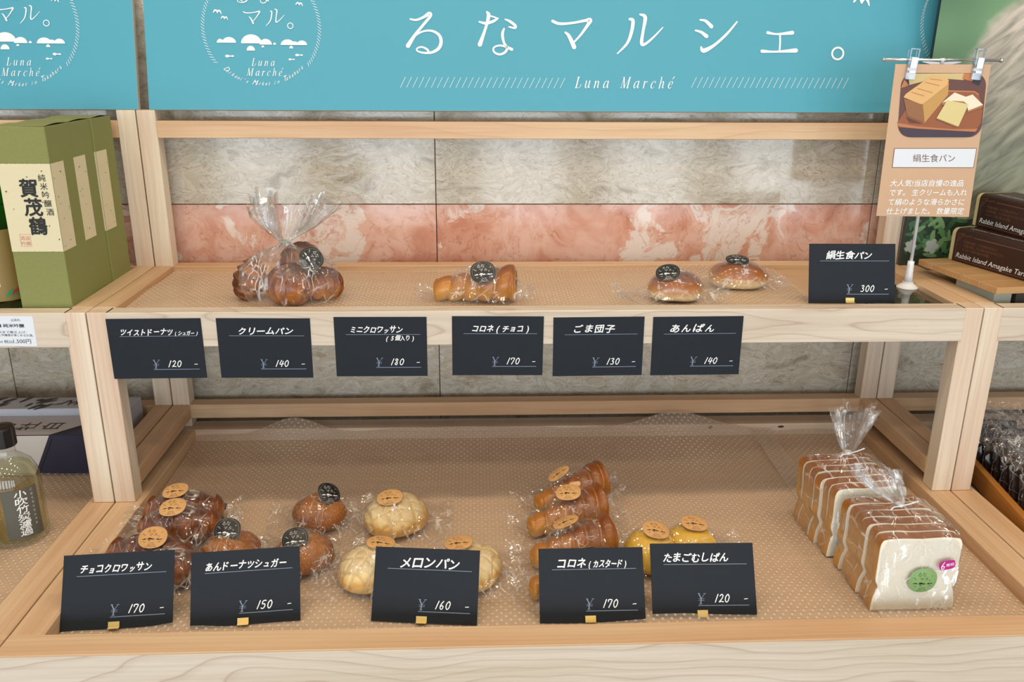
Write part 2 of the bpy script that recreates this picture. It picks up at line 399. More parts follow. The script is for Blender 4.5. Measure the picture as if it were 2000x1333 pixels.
M['wood_floor'] = wood('plywood', srgb(206, 172, 136), srgb(214, 182, 146), srgb(188, 150, 114), axis=.3, freq=20, warp=.08, lw=.25, rough=.4)
M['wood_tray'] = wood('oiled_wood', srgb(178, 116, 48), srgb(198, 134, 62), srgb(140, 84, 30), axis=.1, freq=90, warp=.01, lw=.4)
M['wood_block'] = wood('oak', srgb(190, 148, 100), srgb(206, 168, 120), srgb(150, 108, 66), axis=.1, freq=120, warp=.01, lw=.4)
def marble(name, kind):
    m, t, N, L, P = nt(name)
    tc = N.new('ShaderNodeTexCoord'); oi = N.new('ShaderNodeObjectInfo')
    cb = N.new('ShaderNodeCombineXYZ'); L.new(oi.outputs['Random'], cb.inputs[0]); L.new(oi.outputs['Random'], cb.inputs[2])
    sc = N.new('ShaderNodeVectorMath'); sc.operation = 'SCALE'; sc.inputs['Scale'].default_value = 23; L.new(cb.outputs[0], sc.inputs[0])
    ad = N.new('ShaderNodeVectorMath'); ad.operation = 'ADD'; L.new(tc.outputs['Object'], ad.inputs[0]); L.new(sc.outputs[0], ad.inputs[1])
    mp = N.new('ShaderNodeMapping'); L.new(ad.outputs[0], mp.inputs[0])
    mp.inputs['Scale'].default_value = (1, 1, 2.0) if kind == 'beige' else (1, 1, .9)
    def noise_(scale, det, vec, rough=.55, col=False):
        n = N.new('ShaderNodeTexNoise'); n.inputs['Scale'].default_value = scale; n.inputs['Detail'].default_value = det
        n.inputs['Roughness'].default_value = rough; L.new(vec, n.inputs['Vector']); return n.outputs['Color' if col else 'Fac']
    def warp(vec, scale, k, det=2):
        c = noise_(scale, det, vec, .5, True)
        a_ = N.new('ShaderNodeVectorMath'); a_.operation = 'SUBTRACT'; a_.inputs[1].default_value = (.5, .5, .5); L.new(c, a_.inputs[0])
        b_ = N.new('ShaderNodeVectorMath'); b_.operation = 'SCALE'; b_.inputs['Scale'].default_value = k; L.new(a_.outputs[0], b_.inputs[0])
        d_ = N.new('ShaderNodeVectorMath'); d_.operation = 'ADD'; L.new(vec, d_.inputs[0]); L.new(b_.outputs[0], d_.inputs[1]); return d_.outputs[0]
    v0 = mp.outputs[0]; v1 = warp(v0, 9, .13); v2_ = warp(v1, 34, .035, 3)
    if kind == 'beige':
        c1 = ramp(N, [(.30, srgb(160, 146, 124)), (.40, srgb(190, 180, 160)), (.47, srgb(208, 200, 184)), (.53, srgb(192, 180, 158)), (.60, srgb(214, 206, 192)), (.70, srgb(180, 166, 144))]); L.new(noise_(13, 7, v2_, .6), c1.inputs[0])
        c2 = ramp(N, [(.42, (1, 1, 1, 1)), (.43, (.66, .57, .46, 1)), (.44, (1, 1, 1, 1)), (.495, (1, 1, 1, 1)), (.503, (.58, .50, .40, 1)), (.511, (1, 1, 1, 1)), (.58, (1, 1, 1, 1)), (.59, (.7, .62, .52, 1)), (.60, (1, 1, 1, 1))]); L.new(noise_(15, 4, v2_, .55), c2.inputs[0])
        c3 = ramp(N, [(.27, (.45, .38, .32, 1)), (.33, (.96, .96, .96, 1)), (.6, (1, 1, 1, 1)), (.70, (1.25, 1.25, 1.25, 1))]); L.new(noise_(42, 6, v2_, .6), c3.inputs[0])
    else:
        c1 = ramp(N, [(.34, srgb(184, 122, 96)), (.45, srgb(206, 152, 130)), (.55, srgb(220, 180, 162)), (.66, srgb(198, 140, 114))]); L.new(noise_(8, 7, v1, .6), c1.inputs[0])
        c2 = ramp(N, [(.52, (0, 0, 0, 1)), (.54, (.9, .9, .9, 1)), (.59, (1, 1, 1, 1)), (.62, (.2, .2, .2, 1)), (.64, (.95, .95, .95, 1)), (.72, (.3, .3, .3, 1))]); L.new(noise_(6.0, 7, v2_, .6), c2.inputs[0])
        c3 = ramp(N, [(.42, (1, 1, 1, 1)), (.427, (.72, .52, .42, 1)), (.434, (1, 1, 1, 1)), (.495, (1, 1, 1, 1)), (.501, (.6, .42, .34, 1)), (.507, (1, 1, 1, 1))]); L.new(noise_(10, 5, v2_, .55), c3.inputs[0])
    if kind == 'beige':
        m1 = N.new('ShaderNodeMix'); m1.data_type = 'RGBA'; m1.blend_type = 'MULTIPLY'; m1.inputs['Factor'].default_value = .8
        L.new(c1.outputs[0], m1.inputs['A']); L.new(c2.outputs[0], m1.inputs['B']); cur = m1.outputs['Result']
    else:
        m1 = N.new('ShaderNodeMix'); m1.data_type = 'RGBA'; m1.inputs['B'].default_value = srgb(226, 212, 202)
        L.new(c2.outputs[0], m1.inputs['Factor']); L.new(c1.outputs[0], m1.inputs['A']); cur = m1.outputs['Result']
    m2 = N.new('ShaderNodeMix'); m2.data_type = 'RGBA'; m2.blend_type = 'MULTIPLY'; m2.inputs['Factor'].default_value = .75
    L.new(cur, m2.inputs['A']); L.new(c3.outputs[0], m2.inputs['B']); L.new(m2.outputs['Result'], P.inputs['Base Color'])
    P.inputs['Roughness'].default_value = .10; P.inputs['Specular IOR Level'].default_value = .5
    return m
M['marble_beige'] = marble('beige_marble', 'beige'); M['marble_pink'] = marble('pink_marble', 'pink')
M['grout'] = plain('grout', srgb(110, 96, 82), .9, bump=.3)
M['black_card'] = plain('black_card', srgb(24, 31, 40), .6, bump=.1, bscale=900, spec=.3)
M['white_ink'] = plain('white_ink', (.9, .92, .92, 1), .5)
M['grey_ink'] = plain('blue_grey_ink', srgb(128, 142, 165), .5)
M['black_ink'] = plain('black_ink', (.012, .011, .01, 1), .6)
M['brown_ink'] = plain('brown_ink', srgb(120, 84, 60), .6)
M['gold'] = plain('brass', srgb(236, 205, 130), .3, 1.0)
M['sign'] = plain('teal_print', srgb(80, 164, 186), .42, spec=.4, var=.04, bscale=3)
M['sign_edge'] = plain('sign_edge', srgb(190, 190, 180), .6)
M['white_plastic'] = plain('white_plastic', (.85, .86, .88, 1), .25)
M['chrome'] = plain('chrome', (.82, .84, .86, 1), .18, 1.0)
M['white_paper'] = plain('white_paper', srgb(226, 232, 240), .55)
M['kraft'] = plain('kraft_card', srgb(208, 172, 140), .6)
M['green_paper'] = plain('green_paper', srgb(138, 142, 82), .75, bump=.5, bscale=420, var=.15)
M['cream_paper'] = plain('cream_washi', srgb(222, 212, 176), .8, bump=.3, bscale=300)
M['red_ink'] = plain('faded_red_ink', srgb(214, 140, 122), .7)
M['navy'] = plain('navy_paper', srgb(34, 32, 62), .5, bump=.1)
M['pale_paper'] = plain('pale_paper', srgb(205, 200, 200), .5)
M['grey_box'] = plain('grey_paper', srgb(188, 190, 200), .5)
M['black_cap'] = plain('black_cap', (.01, .01, .012, 1), .22)
M['choc_paper'] = plain('dark_brown_print', srgb(50, 26, 20), .32, spec=.5)
M['choc_line'] = plain('bronze_ink', srgb(128, 88, 66), .5)
M['box_cream'] = plain('cream_board', srgb(205, 192, 146), .6)
M['pale_block'] = plain('pale_block', srgb(176, 184, 168), .7, var=.1, bscale=20)
M['dark_block'] = plain('dark_block', srgb(70, 66, 62), .7)
M['magenta'] = plain('magenta_sticker', srgb(190, 30, 140), .35)
M['st_black'] = plain('black_sticker', srgb(28, 27, 28), .35)
M['st_kraft'] = plain('kraft_sticker', srgb(222, 172, 112), .5)
M['st_green'] = plain('green_sticker', srgb(132, 170, 108), .45)
M['st_edge'] = plain('sticker_rim', srgb(150, 140, 128), .5)
M['floor'] = plain('polished_floor', srgb(168, 160, 148), .14, var=.15, bscale=4)
M['ceiling'] = plain('ceiling_paint', (.75, .72, .68, 1), .8)
M['dark_plate'] = plain('smoked_acrylic', srgb(66, 60, 48), .06, spec=.8)
M['dark_floor'] = plain('slate_sheet', srgb(120, 116, 108), .3, var=.3, bscale=30)
M['knot'] = plain('knot', srgb(70, 44, 30), .7)

def film(name, lo=.05, hi=.75, haze=.05, bump=1.0, bscale=60, rough=.10, tint=(.985, .985, .985, 1), facet=1.1, crease=.5):
    """thin clear wrapping: mostly transparent, shiny at grazing angles and on its creases"""
    m, t, N, L, P = nt(name); N.remove(P); out = N['Material Output']
    tr = N.new('ShaderNodeBsdfTransparent'); tr.inputs[0].default_value = tint
    gl = N.new('ShaderNodeBsdfGlossy'); gl.inputs['Roughness'].default_value = rough; gl.inputs['Color'].default_value = (1, 1, 1, 1)
    df = N.new('ShaderNodeBsdfDiffuse'); df.inputs[0].default_value = (.95, .95, .95, 1)
    tc = N.new('ShaderNodeTexCoord')
    n = N.new('ShaderNodeTexNoise'); n.inputs['Scale'].default_value = bscale*.6; n.inputs['Detail'].default_value = 2; n.inputs['Distortion'].default_value = .6
    L.new(tc.outputs['Object'], n.inputs['Vector'])
    wv = N.new('ShaderNodeVectorMath'); wv.operation = 'SCALE'; wv.inputs['Scale'].default_value = .02; L.new(n.outputs['Color'], wv.inputs[0])
    av = N.new('ShaderNodeVectorMath'); av.operation = 'ADD'; L.new(tc.outputs['Object'], av.inputs[0]); L.new(wv.outputs[0], av.inputs[1])
    geo = N.new('ShaderNodeNewGeometry'); cur = geo.outputs['Normal']
    # creased facets: every crumple cell tilts the sheet its own way
    for sc_, amt, rotz in ((bscale*.9, facet, .6), (bscale*2.2, facet*.6, -.7)):
        mpp = N.new('ShaderNodeMapping'); mpp.inputs['Scale'].default_value = (1, .38, .6); mpp.inputs['Rotation'].default_value = (0, 0, rotz); L.new(av.outputs[0], mpp.inputs[0])
        v = N.new('ShaderNodeTexVoronoi'); v.inputs['Scale'].default_value = sc_; L.new(mpp.outputs[0], v.inputs['Vector'])
        c = N.new('ShaderNodeVectorMath'); c.operation = 'SUBTRACT'; c.inputs[1].default_value = (.5, .5, .5); L.new(v.outputs['Color'], c.inputs[0])
        k = N.new('ShaderNodeVectorMath'); k.operation = 'SCALE'; k.inputs['Scale'].default_value = amt; L.new(c.outputs[0], k.inputs[0])
        ad = N.new('ShaderNodeVectorMath'); ad.operation = 'ADD'; L.new(cur, ad.inputs[0]); L.new(k.outputs[0], ad.inputs[1]); cur = ad.outputs[0]
    nn = N.new('ShaderNodeVectorMath'); nn.operation = 'NORMALIZE'; L.new(cur, nn.inputs[0])
    b = N.new('ShaderNodeBump'); b.inputs['Strength'].default_value = bump*.5; b.inputs['Distance'].default_value = .002; L.new(n.outputs['Fac'], b.inputs['Height']); L.new(nn.outputs[0], b.inputs['Normal'])
    for x in (gl,): L.new(b.outputs['Normal'], x.inputs['Normal'])
    lw = N.new('ShaderNodeLayerWeight'); lw.inputs['Blend'].default_value = .5; pw = N.new('ShaderNodeMath'); pw.operation = 'POWER'; pw.inputs[1].default_value = 2.2; L.new(lw.outputs['Facing'], pw.inputs[0])
    mr = N.new('ShaderNodeMapRange'); mr.inputs['To Min'].default_value = lo; mr.inputs['To Max'].default_value = hi; L.new(pw.outputs[0], mr.inputs['Value'])
    m1 = N.new('ShaderNodeMixShader'); L.new(mr.outputs[0], m1.inputs[0]); L.new(tr.outputs[0], m1.inputs[1]); L.new(gl.outputs[0], m1.inputs[2])
    # sharp folds scatter light: fine pale lines, broken up by a mask
    tot = None
    for sc_, rz_, wd_ in ((bscale*.55, .5, .030), (bscale*1.0, -.9, .035)):
        mp_ = N.new('ShaderNodeMapping'); mp_.inputs['Scale'].default_value = (1, .30, .55); mp_.inputs['Rotation'].default_value = (0, 0, rz_); L.new(av.outputs[0], mp_.inputs[0])
        ve = N.new('ShaderNodeTexVoronoi'); ve.feature = 'DISTANCE_TO_EDGE'; ve.inputs['Scale'].default_value = sc_; L.new(mp_.outputs[0], ve.inputs['Vector'])
        re_ = N.new('ShaderNodeMapRange'); re_.inputs['From Min'].default_value = 0; re_.inputs['From Max'].default_value = wd_; re_.inputs['To Min'].default_value = 1; re_.inputs['To Max'].default_value = 0; L.new(ve.outputs['Distance'], re_.inputs['Value'])
        if tot is None: tot = re_.outputs[0]
        else:
            mx_ = N.new('ShaderNodeMath'); mx_.operation = 'MAXIMUM'; L.new(tot, mx_.inputs[0]); L.new(re_.outputs[0], mx_.inputs[1]); tot = mx_.outputs[0]
    mk = N.new('ShaderNodeTexNoise'); mk.inputs['Scale'].default_value = bscale*.8; mk.inputs['Detail'].default_value = 1; L.new(tc.outputs['Object'], mk.inputs['Vector'])
    mr2 = N.new('ShaderNodeMapRange'); mr2.inputs['From Min'].default_value = .46; mr2.inputs['From Max'].default_value = .66; mr2.inputs['To Max'].default_value = crease; L.new(mk.outputs['Fac'], mr2.inputs['Value'])
    cm = N.new('ShaderNodeMath'); cm.operation = 'MULTIPLY'; L.new(tot, cm.inputs[0]); L.new(mr2.outputs[0], cm.inputs[1])
    ch = N.new('ShaderNodeMath'); ch.operation = 'MAXIMUM'; ch.inputs[1].default_value = haze; L.new(cm.outputs[0], ch.inputs[0])
    m2 = N.new('ShaderNodeMixShader'); L.new(ch.outputs[0], m2.inputs[0]); L.new(m1.outputs[0], m2.inputs[1]); L.new(df.outputs[0], m2.inputs[2])
    L.new(m2.outputs[0], out.inputs[0]); return m
M['film_dark'] = film('wrapper_film', lo=.03, hi=.35, haze=0, crease=.35)
M['film'] = film('clear_film', lo=.055, hi=.45, haze=.015)
M['film_thick'] = film('clear_bag_film', lo=.06, hi=.5, haze=.03, bscale=50, crease=.6)
def bubble_sheet():
    m, t, N, L, P = nt('bubble_sheet'); out = N['Material Output']
    tc = N.new('ShaderNodeTexCoord'); mp = N.new('ShaderNodeMapping'); mp.inputs['Rotation'].default_value = (0, 0, .0); L.new(tc.outputs['Object'], mp.inputs[0])
    # staggered dots: two square lattices half a cell apart
    def lattice(off):
        s = N.new('ShaderNodeMapping'); s.inputs['Scale'].default_value = (1/.0115, 1/.0135, 0); s.inputs['Location'].default_value = (off, off, 0); L.new(mp.outputs[0], s.inputs[0])
        f = N.new('ShaderNodeVectorMath'); f.operation = 'FRACTION'; L.new(s.outputs[0], f.inputs[0])
        c = N.new('ShaderNodeVectorMath'); c.operation = 'SUBTRACT'; c.inputs[1].default_value = (.5, .5, 0); L.new(f.outputs[0], c.inputs[0])
        l = N.new('ShaderNodeVectorMath'); l.operation = 'LENGTH'; L.new(c.outputs[0], l.inputs[0]); return l.outputs['Value']
    mn = N.new('ShaderNodeMath'); mn.operation = 'MINIMUM'; L.new(lattice(0), mn.inputs[0]); L.new(lattice(.5), mn.inputs[1])
    r = ramp(N, [(.10, (1, 1, 1, 1)), (.22, (0, 0, 0, 1))]); L.new(mn.outputs[0], r.inputs[0])
    b = N.new('ShaderNodeBump'); b.inputs['Strength'].default_value = .7; b.inputs['Distance'].default_value = .0012; L.new(r.outputs[0], b.inputs['Height'])
    L.new(b.outputs['Normal'], P.inputs['Normal'])
    P.inputs['Base Color'].default_value = srgb(238, 220, 200); P.inputs['Roughness'].default_value = .24; P.inputs['Specular IOR Level'].default_value = .5
    tr = N.new('ShaderNodeBsdfTransparent'); mr = N.new('ShaderNodeMapRange'); mr.inputs['To Min'].default_value = .30; mr.inputs['To Max'].default_value = .72
    L.new(r.outputs[0], mr.inputs['Value'])
    mx = N.new('ShaderNodeMixShader'); L.new(mr.outputs[0], mx.inputs[0]); L.new(tr.outputs[0], mx.inputs[1]); L.new(P.outputs[0], mx.inputs[2]); L.new(mx.outputs[0], out.inputs[0])
    return m
M['sheet'] = bubble_sheet()
def glass(name, col, rough=.02, ior=1.45):
    m, t, N, L, P = nt(name); P.inputs['Base Color'].default_value = col; P.inputs['Roughness'].default_value = rough
    P.inputs['Transmission Weight'].default_value = 1; P.inputs['IOR'].default_value = ior; return m
def clear(name, col, a=.05, rough=.04, hi=.7):
    """clear thin wall: tinted see-through with a mirror-like skin that strengthens at the rim"""
    m, t, N, L, P = nt(name); N.remove(P); out = N['Material Output']
    gl = N.new('ShaderNodeBsdfGlossy'); gl.inputs['Roughness'].default_value = rough
    tr = N.new('ShaderNodeBsdfTransparent'); tr.inputs[0].default_value = col
    lw = N.new('ShaderNodeLayerWeight'); lw.inputs[0].default_value = .5
    pw = N.new('ShaderNodeMath'); pw.operation = 'POWER'; pw.inputs[1].default_value = 3; L.new(lw.outputs['Facing'], pw.inputs[0])
    mr = N.new('ShaderNodeMapRange'); mr.inputs['To Min'].default_value = a; mr.inputs['To Max'].default_value = hi
    L.new(pw.outputs[0], mr.inputs['Value']); mx = N.new('ShaderNodeMixShader'); L.new(mr.outputs[0], mx.inputs[0]); L.new(tr.outputs[0], mx.inputs[1]); L.new(gl.outputs[0], mx.inputs[2]); L.new(mx.outputs[0], out.inputs[0]); return m
M['bottle_glass'] = clear('bottle_glass', (.93, .95, .92, 1), .07)
M['bottle_green'] = clear('green_glass', (.06, .30, .06, 1), .08)
M['acrylic'] = clear('acrylic', (.86, .88, .90, 1), .07)
M['liquor'] = clear('pale_liquor', (.90, .89, .74, 1), .02, .1, .12)

def bread(name, stops, nscale=28, namt=.25, rough=.42, bump=.3, bscale=120, coat=0.0, grain=None, groove=None):
    """baked crust: colour by height on the loaf (generated z) with blotches"""
    m, t, N, L, P = nt(name)
    tc = N.new('ShaderNodeTexCoord'); sp = N.new('ShaderNodeSeparateXYZ'); L.new(tc.outputs['Generated'], sp.inputs[0])
    n = N.new('ShaderNodeTexNoise'); n.inputs['Scale'].default_value = nscale; n.inputs['Detail'].default_value = 5; n.inputs['Distortion'].default_value = .6; L.new(tc.outputs['Object'], n.inputs['Vector'])
    ma = N.new('ShaderNodeMath'); ma.operation = 'MULTIPLY_ADD'; ma.inputs[1].default_value = namt*2; L.new(n.outputs['Fac'], ma.inputs[0]); L.new(sp.outputs['Z'], ma.inputs[2])
    sb = N.new('ShaderNodeMath'); sb.operation = 'SUBTRACT'; sb.inputs[1].default_value = namt; L.new(ma.outputs[0], sb.inputs[0])
    r = ramp(N, stops); L.new(sb.outputs[0], r.inputs[0]); L.new(r.outputs[0], P.inputs['Base Color'])
    P.inputs['Roughness'].default_value = rough; P.inputs['Coat Weight'].default_value = coat; P.inputs['Coat Roughness'].default_value = .15
    P.inputs['Subsurface Weight'].default_value = .0
    n2 = N.new('ShaderNodeTexNoise'); n2.inputs['Scale'].default_value = bscale; n2.inputs['Detail'].default_value = 4; L.new(tc.outputs['Object'], n2.inputs['Vector'])
    b = N.new('ShaderNodeBump'); b.inputs['Strength'].default_value = bump; b.inputs['Distance'].default_value = .0012; L.new(n2.outputs['Fac'], b.inputs['Height']); L.new(b.outputs['Normal'], P.inputs['Normal'])
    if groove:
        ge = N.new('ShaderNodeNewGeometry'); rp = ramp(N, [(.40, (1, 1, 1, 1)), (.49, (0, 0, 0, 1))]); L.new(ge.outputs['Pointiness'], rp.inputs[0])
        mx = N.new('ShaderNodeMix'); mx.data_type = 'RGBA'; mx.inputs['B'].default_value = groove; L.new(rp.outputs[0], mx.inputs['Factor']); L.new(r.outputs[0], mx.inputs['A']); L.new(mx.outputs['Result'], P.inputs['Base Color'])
    if grain:
        v = N.new('ShaderNodeTexVoronoi'); v.inputs['Scale'].default_value = 380; L.new(tc.outputs['Object'], v.inputs['Vector'])
        rg = ramp(N, [(.12, (1, 1, 1, 1)), (.3, (0, 0, 0, 1))]); L.new(v.outputs['Distance'], rg.inputs[0])
        mx = N.new('ShaderNodeMix'); mx.data_type = 'RGBA'; mx.inputs['B'].default_value = grain
        mg = N.new('ShaderNodeMath'); mg.operation = 'MULTIPLY'; mg.inputs[1].default_value = .5; L.new(rg.outputs[0], mg.inputs[0])
        L.new(mg.outputs[0], mx.inputs['Factor']); L.new(r.outputs[0], mx.inputs['A']); L.new(mx.outputs['Result'], P.inputs['Base Color'])
    return m
M['bun'] = bread('glazed_bun', [(0, srgb(226, 200, 150)), (.24, srgb(232, 208, 160)), (.40, srgb(196, 134, 66)), (.66, srgb(150, 84, 34)), (1, srgb(112, 54, 22))], coat=.8, rough=.35, bump=.08, namt=.1)
M['melon'] = bread('melon_crust', [(0, srgb(206, 160, 84)), (.25, srgb(222, 178, 98)), (.45, srgb(214, 162, 84)), (.62, srgb(232, 200, 136)), (.85, srgb(240, 218, 170)), (1, srgb(232, 202, 146))], rough=.55, bump=.7, bscale=170, namt=.32, nscale=38, groove=srgb(196, 138, 62))
M['donut'] = bread('sugared_crust', [(0, srgb(184, 122, 54)), (.3, srgb(158, 94, 34)), (.6, srgb(146, 84, 28)), (1, srgb(180, 112, 44))], rough=.5, bump=1.0, bscale=420, grain=srgb(240, 206, 150), namt=.45, nscale=22)
M['egg'] = bread('steamed_yellow', [(0, srgb(240, 186, 44)), (.5, srgb(242, 194, 50)), (1, srgb(240, 190, 50))], rough=.55, bump=.15)
M['cornet'] = bread('cornet_crust', [(0, srgb(226, 184, 110)), (.18, srgb(214, 158, 74)), (.42, srgb(190, 124, 44)), (.72, srgb(152, 86, 24)), (1, srgb(120, 60, 16))], coat=.35, rough=.4, bump=.3, bscale=200, namt=.3, groove=srgb(222, 168, 92))
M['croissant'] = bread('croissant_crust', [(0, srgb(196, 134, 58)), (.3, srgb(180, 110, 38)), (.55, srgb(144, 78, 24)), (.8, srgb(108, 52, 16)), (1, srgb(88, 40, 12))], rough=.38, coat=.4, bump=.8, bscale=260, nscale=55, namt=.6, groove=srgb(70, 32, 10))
M['crust_top'] = bread('loaf_crust', [(0, srgb(200, 144, 76)), (.4, srgb(208, 156, 86)), (.84, srgb(200, 142, 72)), (.92, srgb(172, 108, 44)), (1, srgb(146, 84, 28))], rough=.5, bump=.3, nscale=22, namt=.12)
M['crumb'] = plain('white_crumb', srgb(246, 240, 222), .8, bump=.8, bscale=500, var=.08)
M['choc'] = plain('chocolate', srgb(42, 22, 14), .35)
M['cookie'] = plain('cocoa_cookie', srgb(52, 36, 30), .5, bump=.4)

# ------------------------------------------------------------------ structure
FZ, CZ = -0.75, 1.95
def st(o): o['kind'] = 'structure'; return o
st(box('floor', -4, 5.2, -9.7, .72, FZ-.05, FZ, M['floor']))
st(box('ceiling', -4, 5.2, -6.0, .72, CZ, CZ+.05, M['ceiling']))
wb = empty('wall_back', (0, 0, 0)); st(wb)
box('mortar_bed', -4, 5.2, .699, .72, FZ, CZ, M['grout'], wb)
XS = [-3.438, -2.654, -1.870, -1.086, -.302, .482, 1.266, 2.05, 2.834, 3.618, 4.402]
ZS = [(-.72, -.185, 'b'), (-.185, .215, 'b'), (.215, .3985, 'p'), (.3985, .93, 'b'), (.93, 1.46, 'b'), (1.46, 1.95, 'b')]
for i in range(len(XS)-1):
    for z0, z1, k in ZS:
        if i < 2 or i > 8: continue
        dy = random.uniform(-.0003, .0003)
        box('marble_tile', XS[i]+.0007, XS[i+1]-.0007, .690+dy, .700, z0+.0007, z1-.0007, M['marble_pink' if k == 'p' else 'marble_beige'], wb, bev=.0006)

YL, YB, ZU, ZT = .355, .6365, .301, .5608
def riser(x0, label, right=False):
    x1 = x0+1.298; t = thing('display_riser', label, 'display shelf', (x0, YL, 0))
    b = lambda n, *a, m='wood': box(n, *a, M[m], t)
    for a in (x0, x1-.03):
        b('leg', a, a+.03, YL, YL+.03, .0003, ZU, m='wood_leg'); b('post', a, a+.03, YB, YB+.028, .0003, ZT, m='wood_leg')
        b('side_rail', a, a+.03, YL+.03, YB, .270, ZU); b('side_rail', a, a+.03, YL+.03, YB, .016, .043)
    b('apron', x0+.0262, x1-.0262, YL-.0008, YL+.0262, .2497, ZU, m='wood_board')
    b('shelf_rail', x0+.03, x1-.03, YB, YB+.027, .270, ZU-.0004); b('top_rail', x0+.0302, x1-.0302, YB-.0004, YB+.024, .5165, .5440)
    b('lower_rail', x0+.03, x1-.03, YB, YB+.027, .016, .0425)
    b('shelf_board', x0+.03, x1-.03, YL+.0262, YB, .281, .291, m='wood_floor')
    return t
riser(0.001, 'pale pine two-tier riser in the middle, holding wrapped buns and black cards')
riser(-1.299, 'pale pine riser at the left edge, holding tall green sake boxes')
riser(1.301, 'pale pine riser at the right edge, beside the cream poster stand')
def table(x0, label, fl='wood_floor'):
    x1 = x0+1.298; t = thing('display_table', label, 'table', (x0, 0, 0))
    b = lambda n, *a, m='wood': box(n, *a, M[m], t)
    b('front_rim', x0, x1, 0.0003, .038, -.0025, 0); b('front_panel', x0, x1, .0003, .0375, -.19, -.0025, m='wood_board'); b('front_panel', x0, x1, .003, .03, FZ, -.192, m='wood_board')
    b('side_rim', x0, x0+.040, .038, .6206, -.05, 0); b('side_rim', x1-.040, x1, .038, .6206, -.05, 0)
    b('back_rim', x0, x1, .6206, .66, -.05, 0, m='wood_leg')
    b('tray_floor', x0+.040, x1-.040, .0375, .6206, -.032, -.022, m=fl)
    b('side_panel', x0, x0+.02, .03, .66, FZ, -.05); b('side_panel', x1-.02, x1, .03, .66, FZ, -.05)
    return t
t0 = table(0.001, 'wide pine display table in the middle with a rimmed tray of wrapped breads')
table(-1.299, 'pine display table at the left edge, under bottles and gift boxes')
table(1.301, 'pine display table at the right edge, under bagged dark cookies', 'dark_floor')
for x, y, rx, rz in ((.985, .6203, .0035, .0030), (1.118, .6203, .006, .0022)):
    a = Art().ell(0, 0, rx, rz); o = a.make('knot', M['knot'], t0, 0, loc=(x-.001, y, -.006)); o['label'] = 'small dark knot'

# ------------------------------------------------------------------ bubble sheets
def sheet(label, x0, x1, y0, y1, z, hump, parent=None, seed=0, nx=110, ny=60, backlift=0.0):
    vs = []; fs = []
    for j in range(ny+1):
        for i in range(nx+1):
            u, v = i/nx, j/ny; x = x0+(x1-x0)*u; y = y0+(y1-y0)*v
            h = z+.0009+.0022*noise.noise(Vector((x*7+seed, y*5, seed)))**2*6
            h += .0015*(noise.noise(Vector((x*16, y*12, seed+4)))+.3)*(v > .05)
            for cx, w, a in hump: h += a*math.exp(-((x-cx)/w)**2)*max(0, (v-.72)/.28)**1.6
            h += backlift*max(0, (v-.8)/.2)**2
            h = max(h, z+.0008); vs.append((x, y+.004*noise.noise(Vector((x*9, seed, 0)))*(v == 1), h))
    for j in range(ny):
        for i in range(nx):
            a = j*(nx+1)+i; fs.append((a, a+1, a+nx+2, a+nx+1))
    o = obj('bubble_sheet', mesh(vs, fs), M['sheet'], None, smooth=True)
    return tag(o, label, 'plastic sheet')
sheet('clear dimpled plastic sheet covering the lower tray in the middle, back edge curling up', .043, 1.10, .040, .617, -.022, [(.22, .06, .030), (.92, .09, .036), (.55, .2, .012)], backlift=.012)
sheet('narrow strip of clear dimpled sheet under the loaves, at the right of the middle tray', 1.06, 1.257, .042, .615, -.0205, [(1.15, .05, .004)], seed=5, nx=30, backlift=.006)
sheet('clear dimpled sheet on the upper shelf under the buns', .034, 1.075, .383, .632, .291, [(.95, .12, .008), (.6, .1, .003)], seed=9, ny=30)
sheet('clear dimpled sheet in the left tray under the bottles', -1.25, -.043, .040, .617, -.022, [], seed=13, nx=90)

# ------------------------------------------------------------------ price cards
CW, CH = .1325, .0905
def card(label, lines, price, loc, rot, holder=True, seed=1):
    """lines: (text, x0, x1, top, size) in fractions of the card"""
    t = thing('price_card', label, 'price card', loc, rot, 'black handwritten price cards')
    obj('panel', mesh(*shift(box_geo(CW/2, .0005, CH/2, .0001), (0, 0, CH/2))), M['black_card'], t)
    a = Art()
    X = lambda u: (u-.5)*CW
    Yv = lambda v: (1-v)*CH
    for k, (s, x0, x1, base, size) in enumerate(lines): a.hand(s, X(x0), X(x1), Yv(base), size*CH, seed=seed*7+k)
    digits(a, price, X(.60), Yv(.805), .105*CH)
    a.stroke([(X(.885), Yv(.765)), (X(.915), Yv(.762))], w0=.0009, n=1)
    a.make('lettering', M['white_ink'], t, .0008)
    b = Art(); b.rect(X(.125), Yv(.292), X(.93), Yv(.285)); b.rect(X(.44), Yv(.852), X(.93), Yv(.843))
    y0, hh, x0 = Yv(.825), .0125, X(.44)
    b.stroke([(.0, 1, .1), (.27, .52, .1)], hh, x0, y0, n=1, shear=.1); b.stroke([(.62, 1, .045), (.3, .52, .045)], hh, x0, y0, n=1, shear=.1)
    b.stroke([(.28, .55, .12), (.26, 0, .12)], hh, x0, y0, n=1, shear=.1)
    for yy, xa, xb in ((.48, .02, .6), (.32, .02, .6), (0, .12, .42), (1, -.08, .12), (1, .5, .72)): b.stroke([(xa, yy, .04), (xb, yy, .04)], hh, x0, y0, n=1, shear=.1)
    b.make('printed_lines', M['grey_ink'], t, .0007)
    if holder:
        h = empty('holder', (-.004, 0, 0), (-rot[0], 0, 0), t) if False else None
        g = join(shift(box_geo(.0068, .0006, .0042, .0002), (-.003, -.0016, .0042)), shift(box_geo(.0068, .0006, .0042, .0002), (-.003, .0026, .0042)), shift(box_geo(.0068, .0055, .0007, .0002), (-.003, .0005, .0005)))
        obj('holder', mesh(*g), M['gold'], t)
    return t
